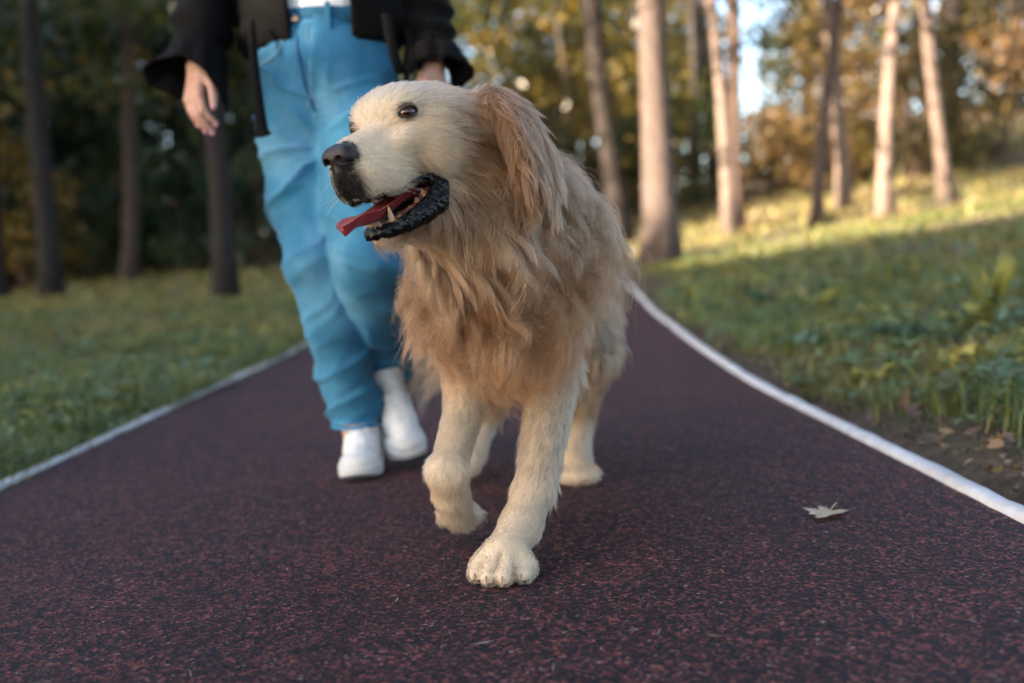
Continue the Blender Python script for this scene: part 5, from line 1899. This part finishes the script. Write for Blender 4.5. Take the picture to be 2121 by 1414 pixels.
em = Mat('dog_eye'); em.color(em.attr('Col')).set(Roughness=0.12, Specular_IOR_Level=.4, Coat_Weight=.35, Coat_Roughness=0.03)
_lm = Mat('dog_eyelid'); _lm.color(_lm.attr('Col')).set(Roughness=.45, Specular_IOR_Level=.3); lidm = _lm.m
for i, (e, n) in enumerate(zip(EYES, EYE_N)):
    look = nrm(n + 0.20 * HF - 0.05 * HU)
    c = e + 0.0012 * n
    V, F, cc = sphere_vc(c, look, 0.0132, [(0, (.002, .002, .002)), (15, (.003, .002, .002)), (19, (.050, .018, .007)), (36, (.085, .030, .011)), (46, (.014, .006, .003)), (54, (.02, .015, .012)), (90, (.02, .015, .012)), (180, (.02, .015, .012))])
    ev = link('eye', mesh_np('eye', V, F, cols=cc), dog, em.m)
    # lids: a dark shell over the ball with an almond opening
    uax = nrm(HU - n * (HU @ n)); lax = np.cross(n, uax)
    Vl, nl = [], 40
    for q in (0.0, .12, .5, 1.0):
        for t in np.linspace(0, 2 * np.pi, nl + 1)[:-1]:
            x0, y0 = math.cos(t) * 0.0122, math.sin(t) * (0.0060 if math.sin(t) > 0 else 0.0058) * abs(math.sin(t)) ** .25
            y0 += -0.13 * x0 * (1 if i == 0 else -1)
            x1, y1 = math.cos(t) * 0.0152, math.sin(t) * 0.0142
            x, y = x0 + (x1 - x0) * q, y0 + (y1 - y0) * q
            rr = 0.0145 + (.0006 if q == .12 else 0) - .0010 * (q == 0)
            z = math.sqrt(max(rr ** 2 - x * x - y * y, 0.0)) if x * x + y * y < rr * rr else 0.0
            Vl.append(c + lax * x + uax * y + n * (z - .004 * q))
    Ql = np.array([(k * nl + j, k * nl + (j + 1) % nl, (k + 1) * nl + (j + 1) % nl, (k + 1) * nl + j) for k in range(3) for j in range(nl)])
    cw_ = np.abs(np.cos(np.linspace(0, 2 * np.pi, nl + 1)[:-1]))[:, None] ** 3
    mid_ = np.array([.15, .10, .07]) * (1 - cw_) + np.array([.008, .006, .006]) * cw_
    lc_ = np.concatenate([np.repeat([(.005, .004, .004), (.007, .005, .005)], nl, 0), mid_, mid_ * .3 + np.array([.30, .22, .15]) * .7])
    link('eyelid', mesh_np('eyelid', np.array(Vl), Ql, cols=lc_), dog, lidm)

NF = Field(NOSE_C - 0.045, NOSE_C + 0.045, 0.0011)
def nell(c, r, k=0.004, op='add'):
    NF.ell(hw(*c), r, HM, k, op)
nell((0.156, 0, -0.034), (0.0160, 0.0205, 0.0155))
for s in (1, -1):
    nell((0.156, s * 0.0135, -0.036), (0.0150, 0.0125, 0.0145), 0.006)
nell((0.160, 0, -0.052), (0.0095, 0.0080, 0.0150), 0.006)
for s in (1, -1):
    NF.cone(hw(0.176, s * 0.0105, -0.040), hw(0.160, s * 0.0125, -0.038), 0.0054, 0.0040, 0.003, 'cut')
    NF.cone(hw(0.166, s * 0.0135, -0.042), hw(0.152, s * 0.0265, -0.046), 0.0034, 0.0022, 0.003, 'cut')
NF.cone(hw(0.178, 0, -0.046), hw(0.170, 0, -0.070), 0.0016, 0.0016, 0.003, 'cut')
V, Q = NF.mesh(1)
nm = Mat('dog_nose')
nv_ = nm.n('TexVoronoi'); nv_.inputs['Scale'].default_value = 950; nm.l(nm.coord(), nv_.inputs['Vector'])
nm.color(nm.mix(nm.noise(160, 3), (.010, .007, .008, 1), (.026, .016, .016, 1))).set(Roughness=0.36, Specular_IOR_Level=0.4)
nm.bump(nv_.outputs['Distance'], 0.35, 0.0012)
link('nose', mesh_np('nose', V, Q), dog, nm.m)

# lower lip: black, pebbled, folded outwards from the corner of the mouth
LF = Field(HO - 0.22, HO + 0.22, 0.0016)
for s in (1, -1):
    LP, lr_ = LIPS[0 if s == 1 else 1]
    LF.chain(LP, lr_, 0.006)
    UPL = [hw(0.044, s * 0.046, -0.088), hw(0.066, s * 0.036, -0.088), hw(0.094, s * 0.029, -0.0930), hw(0.120, s * 0.0235, -0.0965), hw(0.140, s * 0.014, -0.0965), hw(0.147, 0, -0.0940)]
    LF.chain(UPL, [0.0034, 0.0026, 0.0030, 0.0042, 0.0052, 0.0050], 0.003)
V, Q = LF.mesh(1)
N = vnormals(V, Q)
V = V + N * (0.0010 * vnoise(V, 280) + 0.0008 * vnoise(V, 560, 3.0))[:, None]
lm = Mat('dog_lip'); lm.color((.0035, .0035, .0045, 1)).set(Roughness=0.26, Specular_IOR_Level=0.30)
lm.bump(lm.noise(500, 3), 0.5, 0.001)
link('lip', mesh_np('lip', V, Q), dog, lm.m)
# mouth lining and gums
GF = Field(HO - 0.2, HO + 0.2, 0.0022)
for s in (1, -1):
    GF.chain([hw(0.040, s * 0.036, -0.108), hw(0.070, s * 0.030, -0.124), hw(0.102, s * 0.019, -0.134), hw(0.121, s * 0.008, -0.138), hw(0.124, 0, -0.138)], [.0070, .0070, .0062, .0058, .0058], .004)
V, Q = GF.mesh(1)
link('gum', mesh_np('gum', V, Q), dog, plain('dog_gum', (.16, .045, .035, 1), .3))
tm = plain('dog_tooth', (.50, .34, .19, 1), .28)
tm2 = plain('dog_molar', (.36, .17, .09, 1), .3)
def tooth(a, b, r, m=None):
    P = spline([a, a * .5 + b * .5, b], 7)
    V, F = tube(P, r * np.array([.85, 1, .97, .85, .65, .42, .14]), 10)
    link('tooth', mesh_np('tooth', V, F), dog, m or tm)
for s in (1, -1):
    tooth(hw(0.112, s * .0190, -0.138), hw(0.1165, s * .0225, -0.1125), .0046)
    for x, y, z, h, r in ((.093, .0240, -.130, .005, .0036), (.080, .0275, -.126, .007, .0048), (.066, .0315, -.121, .010, .0058), (.053, .035, -.114, .012, .0064)):
        tooth(hw(x, s * y, z - .002), hw(x + .001, s * y, z + h), r, tm2)
    for y in (.0025, .0078):
        tooth(hw(.1245, s * y, -.138), hw(.1275, s * y, -.1285), .0026)
# tongue
tp = spline([hw(0.02, 0, -0.112), hw(0.06, 0.002, -0.108), hw(0.100, 0.002, -0.117), hw(0.134, 0.0, -0.1235), hw(0.164, -0.001, -0.1225), hw(0.186, -0.002, -0.130)], 26)
tw = np.interp(np.linspace(0, 1, 26), [0, .3, .65, .85, .95, 1], [.020, .022, .019, .0185, .014, .004])
V, Q = [], []
nx = 13
for i, (p, w) in enumerate(zip(tp, tw)):
    tg = nrm(tp[min(i + 1, 25)] - tp[max(i - 1, 0)]); up = np.cross(tg, HL) * 1.0
    up = nrm(np.cross(HL, tg)); up = up if up @ HU > 0 else -up
    for side in (1, -1):
        for j in range(nx):
            x = -1 + 2 * j / (nx - 1)
            h = (0.0062 * math.sqrt(max(0, 1 - x * x)) * side) + 0.0085 * x * x - 0.0014 * math.exp(-(x / .12) ** 2) * (side > 0)
            V.append(p + HL * x * w + up * h)
V = np.array(V).reshape(26, 2, nx, 3)
ids = np.arange(26 * 2 * nx).reshape(26, 2, nx)
for i in range(25):
    for j in range(nx - 1):
        Q.append((ids[i, 0, j], ids[i, 0, j + 1], ids[i + 1, 0, j + 1], ids[i + 1, 0, j]))
        Q.append((ids[i, 1, j], ids[i + 1, 1, j], ids[i + 1, 1, j + 1], ids[i, 1, j + 1]))
    Q.append((ids[i, 0, 0], ids[i + 1, 0, 0], ids[i + 1, 1, 0], ids[i, 1, 0]))
    Q.append((ids[i, 0, -1], ids[i, 1, -1], ids[i + 1, 1, -1], ids[i + 1, 0, -1]))
for j in range(nx - 1):
    Q.append((ids[25, 0, j], ids[25, 0, j + 1], ids[25, 1, j + 1], ids[25, 1, j]))
tgm = Mat('dog_tongue')
tgm.color(tgm.mix(tgm.noise(120, 3), (.19, .024, .030, 1), (.33, .048, .052, 1))).set(Roughness=0.32, Subsurface_Weight=0.25, Subsurface_Radius=(.01, .003, .002), Subsurface_Scale=0.4)
tgm.bump(tgm.noise(900, 2), 0.4, 0.0006)
link('tongue', mesh_np('tongue', V.reshape(-1, 3), np.array(Q)), dog, tgm.m)
# claws of the planted paw
clm = plain('dog_claw', (.30, .23, .18, 1), .35)
for a, b in TOES:
    p0 = b + PAWD * 0.006 + np.array([0, 0, .004])
    P = spline([p0, p0 + PAWD * .007 + [0, 0, -.002], p0 + PAWD * .009 + [0, 0, -.009]], 7)
    V, F = tube(P, np.linspace(.0026, .0007, 7), 8)
    link('claw', mesh_np('claw', V, F), dog, clm)
# whiskers
wm = plain('dog_whisker', (.55, .5, .45, 1), .3)
wr = np.random.RandomState(3)
for s in (1, -1):
    for k in range(7):
        x, z = 0.100 + .038 * wr.rand(), -0.052 - .034 * wr.rand()
        p0 = hw(x, s * 0.030, z)
        d = nrm(s * HL * 1.0 + HF * (wr.rand() - .35) + HU * (wr.rand() - .75) * .7)
        P = spline([p0, p0 + d * .03, p0 + d * .06 + GRAV * .006 - HF * .006], 8)
        V, F = tube(P, np.linspace(.00025, .00006, 8), 5)
        link('whisker', mesh_np('whisker', V, F), dog, wm)
